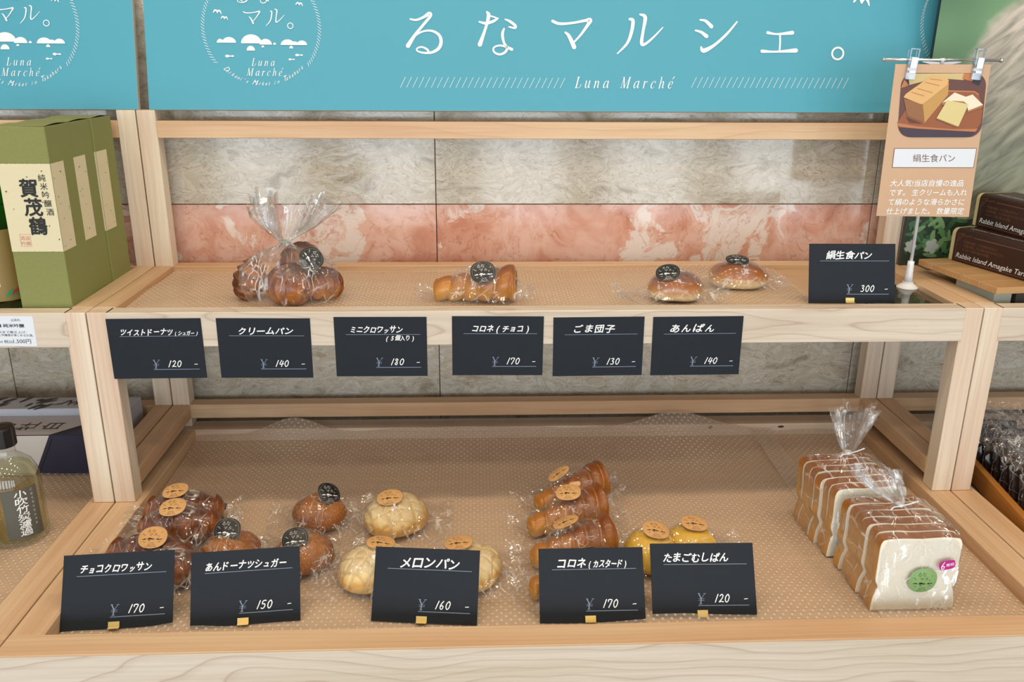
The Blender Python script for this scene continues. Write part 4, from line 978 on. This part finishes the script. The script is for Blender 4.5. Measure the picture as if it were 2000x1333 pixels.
for s in (-1, 1):
    obj('support_arm', mesh([(0, .001, .3505), (s*.030, .001, .3525), (s*.030, .001, .3508), (0, .001, .3440), (0, .002, .3505), (s*.030, .002, .3525), (s*.030, .002, .3508), (0, .002, .3440)], [(0, 1, 2, 3), (7, 6, 5, 4), (0, 4, 5, 1), (3, 2, 6, 7), (1, 5, 6, 2)]), M['white_plastic'], ps)
# poster: local frame is world minus (px, py, .2932); flat art drawn in poster picture units
pt = thing('poster', 'tan poster clipped to the stand, showing a loaf photo above white writing', 'poster', (1.252, .4924, .4120))
PA = (.0001868, 2.93e-5, 1.1373315, 4e-7, -.0001792, .6452431)
PF = lambda u, v: (PA[0]*u+PA[1]*v+PA[2]-1.252, PA[3]*u+PA[4]*v+PA[5]-.4120)
def pposter(name, shapes, mat, d): 
    a = Art()
    for s in shapes:
        a.poly([PF(*p) for p in s]); a.n += 8
    return a.make(name, mat, pt, d)
g = []; cor = [PF(214, 26), PF(1012, 30), PF(830, 1306), PF(49, 1302)]
cor = [(-.0725, .2290), (.0730, .2292), (.0800, -.0010), (-.0695, .0008)]
vs = [(x, 0, z) for x, z in cor]+[(x, .0006, z) for x, z in cor]
obj('sheet', mesh(vs, [(0, 3, 2, 1), (4, 5, 6, 7), (0, 1, 5, 4), (1, 2, 6, 5), (2, 3, 7, 6), (3, 0, 4, 7)]), M['kraft'], pt)
def rr(x0, y0, x1, y1, r, tl=None, n=7):
    P = []
    for (cx, cy, a0) in ((x1-r, y0+r, -PI/2), (x1-r, y1-r, 0), (x0+r, y1-r, PI/2), (x0+r, y0+r, PI)):
        for i in range(n+1): a = a0+PI/2*i/n; P.append((cx+r*math.cos(a), cy+r*math.sin(a)))
    return P
sk = lambda P, k=-.085, c=360: [(x+k*(y-c), y) for x, y in P]   # the print leans with the sheet
def C(n, r, g_, b): 
    return plain('print_'+n, srgb(r, g_, b), .5)
def clipy(P, f):  # keep art inside the photo outline by clamping
    return P
base = sk(rr(248, 94, 950, 620, 105))
pposter('photo', [base], C('table', 104, 66, 58), .0003)
pposter('photo_wall', [[(330, 100), (790, 96), (775, 150), (560, 135), (330, 190), (315, 140)]], C('wall', 208, 186, 130), .0005)
pposter('photo_chair', [[(780, 96), (865, 98), (850, 160), (765, 140)], [(262, 215), (290, 150), (330, 188), (300, 205)]], C('chair', 196, 122, 70), .0006)
pposter('photo_chair_back', [[(868, 100), (905, 112), (930, 138), (905, 195), (848, 170)], [(305, 135), (322, 122), (332, 180), (318, 190)]], C('dark', 44, 44, 58), .0007)
pposter('photo_tray', [[(230, 495), (300, 395), (420, 250), (640, 232), (870, 238), (905, 262), (938, 400), (925, 500), (880, 570), (240, 540)]], C('tray', 152, 88, 52), .0006)
pposter('photo_tray_edge', [[(232, 500), (236, 530), (400, 548), (880, 574), (900, 548), (700, 552), (400, 530)], [(640, 232), (870, 238), (905, 262), (900, 275), (866, 250), (640, 244)]], C('trayedge', 190, 122, 78), .0008)
pposter('photo_shadow', [[(240, 535), (400, 553), (885, 578), (850, 608), (790, 620), (340, 620), (272, 590)]], C('under', 66, 52, 66), .0009)
pposter('photo_loaf_shadow', [[(300, 450), (440, 508), (330, 500)], [(550, 470), (725, 540), (740, 525), (560, 455)], [(600, 360), (700, 300), (690, 380)]], C('shade', 98, 54, 38), .0010)
pposter('photo_loaf_side', [[(432, 352), (640, 150), (655, 175), (648, 270), (455, 500), (440, 500)]], C('side', 196, 152, 84), .0011)
pposter('photo_loaf_end', [[(282, 300), (440, 345), (455, 500), (310, 440)]], C('end', 150, 100, 62), .0012)
pposter('photo_loaf_top', [[(280, 290), (300, 262), (490, 130), (540, 118), (630, 128), (655, 152), (640, 190), (440, 345), (420, 345)]], C('top', 224, 178, 116), .0013)
pposter('photo_loaf_crease', [[(395, 215), (520, 250), (522, 256), (393, 221)], [(460, 165), (575, 192), (577, 198), (458, 170)], [(500, 138), (600, 150), (600, 155), (500, 143)], [(345, 245), (450, 275), (450, 281), (343, 250)]], C('crease', 186, 128, 74), .0015)
pposter('photo_slice_edge', [[(595, 335), (700, 248), (832, 312), (812, 332), (600, 352)], [(810, 400), (938, 352), (936, 368), (812, 412)], [(552, 455), (730, 525), (728, 538), (550, 466)]], C('sedge', 176, 120, 66), .0014)
pposter('photo_slice', [[(600, 330), (702, 250), (830, 298), (815, 325), (690, 318)], [(745, 300), (850, 266), (938, 350), (815, 398), (800, 340)]], C('slice', 240, 228, 204), .0016)
pposter('photo_slice_front', [[(640, 312), (818, 345), (735, 530), (552, 460)]], C('slicef', 220, 204, 142), .0018)
pposter('title_box', [[(200, 712), (897, 711), (872, 880), (178, 878)]], M['brown_ink'], .0003)
pposter('title_panel', [[(205, 717), (891, 716), (867, 875), (184, 873)]], M['white_paper'], .0005)
def ptext(s, u0, u1, v, h, mat, d, off=0.0, name='lettering'):
    a = Art(); x0, z0 = PF(u0, v); x1, _ = PF(u1, v); a.text(s, x0, x1, z0, h, 0.0, off)
    a.v = [(x+(-.16)*(y-z0), y) for x, y in a.v]; return a.make(name, mat, pt, d)
ptext('絹生食パン', 357, 712, 823, .0128, M['brown_ink'], .0007)
for s, u0, u1, v in (('大人気!当店自慢の逸品', 158, 782, 1034), ('です。 生クリームも入れ', 150, 812, 1115), ('て絹のような滑らかさに', 138, 790, 1198), ('仕上げました。 数量限定', 120, 785, 1278)):
    a = Art(); x0, z0 = PF(u0, v); x1, _ = PF(u1, v); a.text(s, x0, x1, z0, .0112, 0.0, .012); a.v = [(x+.1*(y-z0), y) for x, y in a.v]; a.make('lettering', M['white_ink'], pt, .0004)
for s, cx in ((-1, -.0510), (1, .0500)):
    c = empty('clip', (cx, -.006, .3540), (0, R_(4), 0), ps)
    g = join(shift(box_geo(.0075, .0012, .0165, .0008), (0, -.0085, -.012)), shift(box_geo(.0075, .0012, .012, .0008), (0, -.0045, -.016)), shift(box_geo(.0014, .004, .012, .0005), (-.0062, -.004, .004)), shift(box_geo(.0014, .004, .012, .0005), (.0062, -.004, .004)), shift(box_geo(.0075, .004, .0012, .0005), (0, -.004, .0155)))
    obj('clip_body', mesh(*g), M['acrylic'], c)
    obj('clip_spring', mesh(*join(shift(box_geo(.0045, .0008, .0075, .0003), (0, -.0106, -.004)), shift(box_geo(.0045, .0008, .0015, .0003), (0, -.0106, -.017)))), M['chrome'], c)

# ------------------------------------------------------------------ left riser: sake boxes, bottle
def rough_patch(x0, z0, x1, z1, seed, n=30):
    P = []
    for i in range(n): P.append((x0+(x1-x0)*i/n, z0+.0006*noise.noise(Vector((i*.9, seed, 0)))))
    for i in range(n): P.append((x1+.0003*noise.noise(Vector((i, seed, 7))), z0+(z1-z0)*i/n))
    for i in range(n): P.append((x1-(x1-x0)*i/n, z1+.0006*noise.noise(Vector((i*.9, seed, 3)))))
    for i in range(n): P.append((x0, z1-(z1-z0)*i/n))
    return P
GB = [(.3862, 0), (.4608, -.0012), (.5354, .0006)]
for k, (y, dx) in enumerate(GB):
    w, d, h = .0715, .0738, .2630; x0 = -.1022+dx
    t = thing('sake_box', 'tall olive green paper box with cream washi label, '+['front one with large black calligraphy', 'middle of the three', 'rearmost by the post'][k], 'box', (x0+w/2, y+d/2, .2915), (0, 0, 0), 'green sake boxes on the left shelf')
    obj('carton', mesh(*shift(box_geo(w/2, d/2, h/2, .0008), (0, 0, h/2))), M['green_paper'], t)
    fl = [(-w/2, d/2, h+.0004), (-w/2, -d/2, h+.0004)]
    n = 12; vs = []; fs = []
    for i in range(n+1):   # slightly bowed lid flap
        v = i/n; z = h+.0006+.0018*math.sin(PI*v)
        vs += [(-w/2+.001, -d/2+.001+v*(d-.002), z-.001), (w/2-.0006, -d/2+.001+v*(d-.002), z)]
    for i in range(n): fs.append((2*i, 2*i+1, 2*i+3, 2*i+2))
    obj('lid_flap', mesh(vs, fs), M['green_paper'], t, smooth=True)
    lb = Art().poly(rough_patch(-w/2+.0002, .091, w/2, .2135, k)); lb.make('label', M['cream_paper'], t, .0004, loc=(0, -d/2, 0))
    P = rough_patch(0, .091, .040, .2135, k+5); vs = [(w/2+.0004, -d/2+p[0], p[1]) for p in P]
    obj('label', mesh(vs, [tuple(range(len(vs)))]), M['cream_paper'], t)
    sp = Art(); rnd = random.Random(k+3)
    for i in range(11): sp.ell(rnd.uniform(.004, .036), rnd.uniform(.096, .208), rnd.uniform(.0004, .0012), rnd.uniform(.0005, .0014), n=6, rot=rnd.random()*3)
    obj('paper_flecks', mesh([(w/2+.0007, -d/2+x, z) for x, z in sp.v], sp.f), M['brown_ink'], t)
    if k == 0:
        a = Art()
        for i, ch in enumerate('賀茂鶴'): a.text(ch, -.0105+.0022*i, .0135+.0022*i, .1705-.0265*i, .0265, .05, .028)
        for i, ch in enumerate('純米吟醸酒'): a.text(ch, .0170+.0010*i, .0270+.0010*i, .1905-.0118*i, .0105, .0, .006)
        for i in range(9): a.ell(random.uniform(-.033, .034), random.uniform(.095, .21), random.uniform(.0005, .0014), random.uniform(.0005, .0012), n=6)
        a.make('calligraphy', M['black_ink'], t, .0008, loc=(0, -d/2, 0))
        s = Art()
        for i, ch in enumerate('酒造'): s.text(ch, -.0205+.0068*i, -.0145+.0068*i, .108, .0062, 0, .0)
        for i, ch in enumerate('吟醸'): s.text(ch, -.0205+.0068*i, -.0145+.0068*i, .1005, .0062, 0, .0)
        s.add(*(lambda r: (r.v, r.f))(Art().rect(-.0212, .0985, -.0208, .116))); s.rect(-.0212, .0985, -.0068, .0989); s.rect(-.0212, .1156, -.0068, .116); s.rect(-.0072, .0985, -.0068, .116)
        s.make('seal', M['red_ink'], t, .0008, loc=(0, -d/2, 0))
t = thing('sake_bottle', 'green glass sake bottle with tan label, cut off by the left picture edge', 'bottle', (-.1500, .4350, .2915))
obj('glass', mesh(*lathe([(.034, 0), (.0375, .004), (.0380, .02), (.0380, .150), (.034, .185), (.020, .205), (.0135, .225), (.0130, .262), (.0150, .263), (.0150, .275)], 40)), M['bottle_green'], t, smooth=True)
vs = []; fs = []; n = 30
for i in range(n+1):
    a_ = -PI*.95+i*PI*1.1/n; vs += [(.0385*math.cos(a_), .0385*math.sin(a_), .014), (.0385*math.cos(a_), .0385*math.sin(a_), .118)]
for i in range(n): fs.append((2*i, 2*i+2, 2*i+3, 2*i+1))
obj('label', mesh(vs, fs), plain('tan_label', srgb(140, 116, 62), .5), t, smooth=True)
def cyl_art(a, R, name, mat, parent, a0):
    vs = [(R*math.cos(a0+x/R), R*math.sin(a0+x/R), z) for x, z in a.v]; return obj(name, mesh(vs, a.f), mat, parent)
cyl_art(Art().rect(-.012, .036, .004, .090), .0388, 'name_panel', M['cream_paper'], t, R_(-72))
a = Art(); a.text('鶴', -.009, .001, .044, .012, 0, .02); a.text('茂', -.009, .001, .060, .012, 0, .02); cyl_art(a, .0391, 'calligraphy', M['black_ink'], t, R_(-72))
a = Art()
for i in range(5): a.ell(.012+.004*i, .024+.003*(i % 2), .0018, .006, rot=-.6)
cyl_art(a, .0390, 'crane_pattern', plain('green_print', srgb(40, 140, 90), .5), t, R_(-72))
a = Art()
for i in range(3): a.ell(.020+.004*i, .026+.002*i, .0014, .005, rot=-.6)
cyl_art(a, .0392, 'crane_pattern', plain('red_print', srgb(170, 60, 40), .5), t, R_(-72))
# white price label on the left apron
t = thing('shelf_label', 'white printed price label on the left shelf edge', 'price label', (-.1140, YL-.0012, .2528), (0, R_(1), 0))
obj('panel', mesh(*shift(box_geo(.0405, .0004, .0222, .0001), (0, 0, .0222))), M['white_paper'], t)
a = Art(); a.text('(広島市)', .010, .0225, .0375, .0042, 0, .0); a.text('賀茂鶴 純米吟醸', -.026, .0270, .0285, .0058, 0, .02)
a.text('お米を50%まで磨き上げ、', -.030, .0290, .0195, .0040); a.text('ふくよかな味と吟醸香が楽しめるお酒。', -.036, .0375, .0150, .0040)
a.text('720ml 税込', -.022, .0080, .0048, .0052); a.text('1,500円', .0085, .0330, .0048, .0078, 0, .0); a.make('lettering', M['black_ink'], t, .0006)
# ------------------------------------------------------------------ left tray: clear bottles, gift boxes
def clear_bottle(label, x, y, R, turn, text):
    t = thing('liquor_bottle', label, 'bottle', (x, y, -.0205), (0, 0, 0), 'clear liquor bottles in the left tray')
    obj('glass', mesh(*lathe([(R*.86, 0), (R*.97, .003), (R, .010), (R, .088), (R*.97, .102), (R*.80, .118), (R*.55, .127), (.0150, .131), (.0135, .136), (.0135, .150)], 48)), M['bottle_glass'], t, smooth=True)
    obj('liquor', mesh(*lathe([(R*.82, .006), (R*.92, .010), (R*.93, .088), (R*.90, .102), (R*.74, .114)], 40)), M['liquor'], t, smooth=True)
    obj('cap', mesh(*lathe([(.0165, .146), (.0172, .147), (.0172, .172), (.0160, .1745), (.0100, .1750)], 40)), M['black_cap'], t)
    vs = []; fs = []; n = 20; h = .5
    for i in range(n+1):
        a_ = turn-.62+i*1.24/n; vs += [((R+.0005)*math.cos(a_), (R+.0005)*math.sin(a_), .014), ((R+.0005)*math.cos(a_), (R+.0005)*math.sin(a_), .090)]
    for i in range(n): fs.append((2*i, 2*i+2, 2*i+3, 2*i+1))
    obj('label', mesh(vs, fs), plain('grey_label', srgb(92, 92, 84), .5), t, smooth=True)
    a = Art()
    for i, ch in enumerate(text): a.text(ch, -.0085, .0075, .0790-.0118*i, .0125, .08, .02)
    for i, ch in enumerate('こはくちくたんろか'): a.text(ch, .0135, .0165, .084-.0066*i, .0040, 0, .0)
    cyl_art(a, R+.0009, 'calligraphy', M['white_ink'], t, turn)
    return t
clear_bottle('clear round-shouldered liquor bottle with black cap and grey label of white calligraphy', -.1135, .2960, .0385, R_(-48), '小吹竹炭濾過')
clear_bottle('clear liquor bottle cut off at the left picture edge, before the labelled one', -.1720, .2250, .0385, R_(-30), '小吹竹炭濾過')
t = thing('gift_box', 'flat navy gift box with a white calligraphy band, in the left tray', 'box', (-.250, .527, -.0205))
hx = .176; obj('carton', mesh(*shift(box_geo(hx, .039, .0365, .0008), (0, 0, .0365))), M['navy'], t)
Art().poly([(-.14, -.0385), (.100, -.0385), (.150, .014), (.118, .0385), (-.14, .0385)]).make('paper_band', M['pale_paper'], t, .0006, up='y', loc=(0, 0, .073))
Art().poly([(-.14, .001), (.066, .001), (.100, .0727), (-.14, .0727)]).make('paper_band', M['pale_paper'], t, .0006, loc=(0, -.039, 0))
a = Art()
for i, ch in enumerate('白牡丹'):
    v, f = glyphs(ch); a.add([(.100-.040*i-(.5-y)*.0+(-(y))*.034+.004*x, -.020+(x)*.034) for x, y in v], f)
a.make('calligraphy', M['black_ink'], t, .0010, up='y', loc=(0, 0, .073))
a = Art(); a.stroke([(.112, -.036), (.155, .010)], w0=.0014, n=1); a.stroke([(.155, .018), (.125, .0385)], w0=.0014, n=1); a.make('border_line', M['black_ink'], t, .0010, up='y', loc=(0, 0, .073))
a = Art(); a.stroke([(.073, .004), (.103, .066)], w0=.0014, n=1); a.make('border_line', M['black_ink'], t, .0010, loc=(0, -.039, 0))
t = thing('gift_box', 'pale grey gift box with black brushwork behind the navy one', 'box', (-.205, .5935, -.0205))
obj('carton', mesh(*shift(box_geo(.158, .0255, .0435, .0008), (0, 0, .0435))), M['grey_box'], t)
a = Art(); rnd = random.Random(4)
for i in range(46):
    x = rnd.uniform(-.155, .015); y = rnd.uniform(-.022, .022); a.ell(x, y, rnd.uniform(.006, .018), rnd.uniform(.0015, .004), n=10, rot=rnd.uniform(.3, 1.2))
a.make('painted_thicket', plain('dark_olive_print', srgb(48, 46, 34), .6), t, .0006, up='y', loc=(0, 0, .087))
a = Art()
for i in range(9):
    x = .02+i*.012; y = rnd.uniform(-.012, .006); a.stroke([(x, y, .002), (x+rnd.uniform(.006, .016), y+rnd.uniform(.002, .016), .0035), (x+rnd.uniform(.004, .02), y+rnd.uniform(-.008, .01), .001)])
a.make('calligraphy', M['black_ink'], t, .0009, up='y', loc=(0, 0, .087))

# ------------------------------------------------------------------ right riser: rabbit picture, board, tart boxes
def fur_mat():
    m, t, N, L, P = nt('rabbit_print')
    tc = N.new('ShaderNodeTexCoord'); sp = N.new('ShaderNodeSeparateXYZ'); L.new(tc.outputs['Object'], sp.inputs[0])
    n0 = N.new('ShaderNodeTexNoise'); n0.inputs['Scale'].default_value = 14; n0.inputs['Detail'].default_value = 3; L.new(tc.outputs['Object'], n0.inputs['Vector'])
    def math_(op, a, b):
        k = N.new('ShaderNodeMath'); k.operation = op
        for i, v in enumerate((a, b)):
            if isinstance(v, (int, float)): k.inputs[i].default_value = v
            else: L.new(v, k.inputs[i])
        return k.outputs[0]
    # fur edge: x > edge(z)
    e = math_('MULTIPLY', sp.outputs['Z'], .75); e = math_('SUBTRACT', sp.outputs['X'], e); e = math_('ADD', e, .1985)
    e = math_('ADD', e, math_('MULTIPLY', math_('SUBTRACT', n0.outputs['Fac'], .5), .10))
    rm = ramp(N, [(.485, (0, 0, 0, 1)), (.515, (1, 1, 1, 1))]); L.new(math_('ADD', e, .5), rm.inputs[0])
    g = N.new('ShaderNodeTexNoise'); g.inputs['Scale'].default_value = 6; g.inputs['Detail'].default_value = 1; L.new(tc.outputs['Object'], g.inputs['Vector'])
    rg = ramp(N, [(.35, srgb(72, 108, 76)), (.65, srgb(108, 150, 108))]); L.new(g.outputs['Fac'], rg.inputs[0])
    mp = N.new('ShaderNodeMapping'); mp.inputs['Rotation'].default_value = (0, R_(38), 0); L.new(tc.outputs['Object'], mp.inputs[0])
    mp2 = N.new('ShaderNodeMapping'); mp2.inputs['Scale'].default_value = (14, 1, 75); L.new(mp.outputs[0], mp2.inputs[0])
    f = N.new('ShaderNodeTexNoise'); f.inputs['Scale'].default_value = 1; f.inputs['Detail'].default_value = 6; f.inputs['Distortion'].default_value = .8; L.new(mp2.outputs[0], f.inputs['Vector'])
    rf = ramp(N, [(.3, srgb(138, 132, 122)), (.48, srgb(182, 172, 158)), (.66, srgb(210, 198, 184))]); L.new(f.outputs['Fac'], rf.inputs[0])
    # belly fur turns grey-green further down
    low = ramp(N, [(.42, srgb(176, 190, 176)), (.62, (1, 1, 1, 1))]); L.new(math_('ADD', sp.outputs['Z'], .22), low.inputs[0])
    mm = N.new('ShaderNodeMix'); mm.data_type = 'RGBA'; mm.blend_type = 'MULTIPLY'; mm.inputs['Factor'].default_value = 1; L.new(rf.outputs[0], mm.inputs['A']); L.new(low.outputs[0], mm.inputs['B'])
    mx = N.new('ShaderNodeMix'); mx.data_type = 'RGBA'; L.new(rm.outputs[0], mx.inputs['Factor']); L.new(rg.outputs[0], mx.inputs['A']); L.new(mm.outputs['Result'], mx.inputs['B'])
    L.new(mx.outputs['Result'], P.inputs['Base Color']); P.inputs['Roughness'].default_value = .45
    return m
t = thing('rabbit_picture', 'tall printed panel with pale animal fur on green, leaning at the right', 'picture', (1.2985, .6240, .3014), (R_(.8), 0, 0))
obj('board', mesh(*shift(box_geo(.30, .004, .28, .0006), (.30, .0046, .28))), M['black_cap'], t)
obj('printed_face', mesh([(.0004, .0003, .0004), (.5996, .0003, .0004), (.5996, .0003, .5596), (.0004, .0003, .5596)], [(0, 1, 2, 3)]), fur_mat(), t)
Art().poly([(.0006, .0006), (.40, .0006), (.40, .085), (.16, .088), (.10, .080), (.05, .092), (.0006, .088)]).make('leaf_ground', plain('dark_leaf_print', srgb(34, 52, 34), .5), t, .0001)
rnd = random.Random(12); cols = [srgb(62, 104, 62), srgb(84, 128, 76), srgb(48, 84, 54), srgb(112, 148, 98)]
for ci, col in enumerate(cols):
    a = Art()
    for i in range(26):
        x, z = rnd.uniform(.004, .20), rnd.uniform(.012, .082); L_ = rnd.uniform(.008, .017); an = rnd.uniform(0, PI)
        L_ = min(L_, x-.001); a.ell(x, z, L_, L_*.3, n=12, rot=an)
    a.make('painted_leaves', plain('leaf_print', col, .5), t, .0003+.0002*ci)
pm = plain('petal_print', srgb(168, 176, 168), .5)
for x, z, r in ((.014, .034, .011), (.052, .034, .013), (.10, .02, .012)):
    a = Art()
    for k in range(5): a.ell(x+.45*r*math.cos(k*1.257), z+.55*r*math.sin(k*1.257), r*.55, r*.42, n=12, rot=k*1.257)
    a.make('painted_flower', pm, t, .0011)

# board and blocks
yw = math.atan2(-.19, .025)+PI/2   # turn of the display board
BR = (1.3050, .5740); U_ = Vector((math.cos(yw+0), math.sin(yw+0), 0))
e1 = Vector((.0256, -.194, 0)).normalized(); e2 = Vector((-e1.y, e1.x, 0))   # e1 to the front, e2 to the right
azb = math.atan2(e2.y, e2.x)
t = thing('wooden_board', 'oak display board propped on blocks, under the brown tart boxes', 'board', (BR[0], BR[1], .3140), (0, 0, azb))
nb = 5; wv = .194/nb
for k in range(nb):
    o = obj('plank', mesh(*box_geo(.19, wv/2-.0003, .0052, .0010)), M['wood_block'], t, (.19, -.194+wv*(k+.5), .0052))
for nm, dx, mat in (('pale_riser_block', .012, 'pale_block'), ('dark_riser_block', .050, 'dark_block')):
    p = Vector((BR[0], BR[1], 0))+e2*(dx+.016)+e1*.130
    o = obj(nm, mesh(*box_geo(.0150, .045, .0112, .0006)), M[mat], None, (p.x, p.y, .2913+.0113), (0, 0, azb)); tag(o, {'pale': 'pale block propping up the oak display board', 'dark': 'dark block beside the pale one under the oak board'}[nm[:4]], 'block')
def tart_box(label, p0, p1, z, h=.0548, d=.075):
    """p0 -> p1 is the bottom front edge of the long printed face"""
    v = Vector((p1[0]-p0[0], p1[1]-p0[1], 0)); az = math.atan2(v.y, v.x); Lg = .200
    t = thing('tart_box', label, 'box', (p0[0], p0[1], z), (0, 0, az), 'brown tart boxes on the oak board')
    # carton profile with rounded top edges, extruded along X
    def prof(ins):
        P = [(ins, 0), (ins, h*.78)]
        for i in range(7): a = PI-i*PI/12; P.append((ins+.010+.010*math.cos(a), h-.010-ins+.010*math.sin(a)) )
        P += [(d-ins-.010+.010*math.cos(PI/2-i*PI/12), h-.010-ins+.010*math.sin(PI/2-i*PI/12)) for i in range(7)]+[(d-ins, 0)]
        return P
    def ext(P, x0, x1):
        n = len(P); vs = [(x0, y, zz) for y, zz in P]+[(x1, y, zz) for y, zz in P]
        fs = [(i, (i+1) % n, n+(i+1) % n, n+i) for i in range(n)]+[tuple(range(n))[::-1], tuple(range(n, 2*n))]
        return vs, fs
    obj('inner_box', mesh(*ext(prof(.0010), -.0085, .0)), M['box_cream'], t)
    obj('sleeve', mesh(*ext(prof(0), .0001, Lg)), M['choc_paper'], t)
    a = Art(); a.text('Rabbit Island Amagake Tart', .008, .150, .0070, .0118, .30, -.004)
    b = Art()
    for x, z2, r in ((.0105, .0440, .0035), (.0165, .0465, .0022), (.0080, .0375, .0024)): b.ring(x, z2, r, .0006, 16)
    b.stroke([(.006, .004, .0007), (.006, .022, .0007), (.0055, .036, .0007)]); b.stroke([(.018, .0465, .0007), (.024, .0445, .0007), (.030, .0465, .0007), (.036, .0455, .0007)])
    b.rect(.040, .0445, .19, .0455); b.rect(.006, .0035, .19, .0042)
    for i, (s_, x1) in enumerate((('「甘酒を使用。うさぎ島の生タルト', .090), ('「甘酒を使用。うさぎ島の生タルトをどうぞ。', .104), ('ミルキーで香り豊かな甘酒」', .076))): b.text(s_, .020, x1, .0335-.0065*i, .0048)
    a.make('lettering', M['white_ink'], t, .0004); b.make('ornament', M['choc_line'], t, .0003)
    c = Art(); c.text('Rabbit Island Amagake Tart', .020, .145, .014, .0095, .3, -.004); c.make('lettering', M['pale_paper'], t, .0005, up='y', loc=(0, 0, h))
    return t
tart_box('lower dark brown tart box with white script, on the oak board', (1.3575, .5652), (1.3930, .4255), .3247)
tart_box('upper dark brown tart box stacked on the other one', (1.3985, .5828), (1.4161, .4729), .3800)

# ------------------------------------------------------------------ right tray: cookies
t = thing('cookie_tray', 'orange-brown wooden tray slanting into view at the right edge', 'tray', (1.3720, .3800, -.0205), (0, 0, R_(-8)))
obj('bottom', mesh(*shift(box_geo(.10, .20, .003, .0006), (.104, 0, .0030))), M['wood_tray'], t)
for n_, g in (('side', box_geo(.20, .0055, .017, .001)),):
    obj('side', mesh(*g), M['wood_tray'], t, (0, 0, .0172), (0, 0, PI/2)); obj('side', mesh(*g), M['wood_tray'], t, (.208, 0, .0172), (0, 0, PI/2))
rnd = random.Random(3)
for k in range(9):
    y = .500-.032*k; x = 1.452-.0045*k
    t = thing('wrapped_cookie', 'dark cocoa cookie pack in film, place '+['first', 'second', 'third', 'fourth', 'fifth', 'sixth', 'seventh', 'eighth', 'ninth'][k]+' from the back of the leaning row', 'cookie', (x, y, -.0140), (R_(-18+rnd.uniform(-3, 3)), R_(rnd.uniform(-3, 3)), R_(-8+rnd.uniform(-4, 4))), 'wrapped cocoa cookies in the right tray')
    obj('cookie', mesh(*shift(box_geo(.038, .0075, .032, .003), (.0, 0, .034))), M['cookie'], t)
    vs = []; fs = []; nx, nz = 26, 26
    for j in range(nz+1):
        for i in range(nx+1):
            u, v = i/nx*2-1, j/nz; z = v*.098; wd = .046*(1-.1*max(0, v-.7)); th = .010*(1-max(0, (v-.68)/.32))
            vs.append((u*wd, -th-.0012+.0035*noise.noise(Vector((u*4, z*60, k)))*max(0, v-.5)*2+.0015*noise.noise(Vector((u*9, z*90, k))), z))
    for j in range(nz):
        for i in range(nx): a_ = j*(nx+1)+i; fs.append((a_, a_+1, a_+nx+2, a_+nx+1))
    obj('wrapper', mesh(vs, fs), M['film_dark'], t, smooth=True)
    a = Art(); a.text('うさぎ', -.012, .012, .058, .008, .1, .0); a.make('print', M['pale_paper'], t, .0145)
# one big loose bag of film over the row
pb = thing('cookie_bag', 'crinkled shiny clear bag lying over the dark cookies at the right', 'plastic bag', (1.4300, .3900, .0560), (R_(-8), R_(-6), R_(-8)))
vs = []; fs = []; nx, ny = 40, 60
for j in range(ny+1):
    for i in range(nx+1):
        u, v = i/nx*2-1, j/ny*2-1; x, y = u*.06, v*.13
        z = .035*(1-u*u*.8)+.012*noise.noise(Vector((x*45, y*40, 2)))+.007*noise.noise(Vector((x*110, y*90, 5)))
        vs.append((x, y, z))
for j in range(ny):
    for i in range(nx): a_ = j*(nx+1)+i; fs.append((a_, a_+1, a_+nx+2, a_+nx+1))
obj('film', mesh(vs, fs), M['film_thick'], pb, smooth=True)
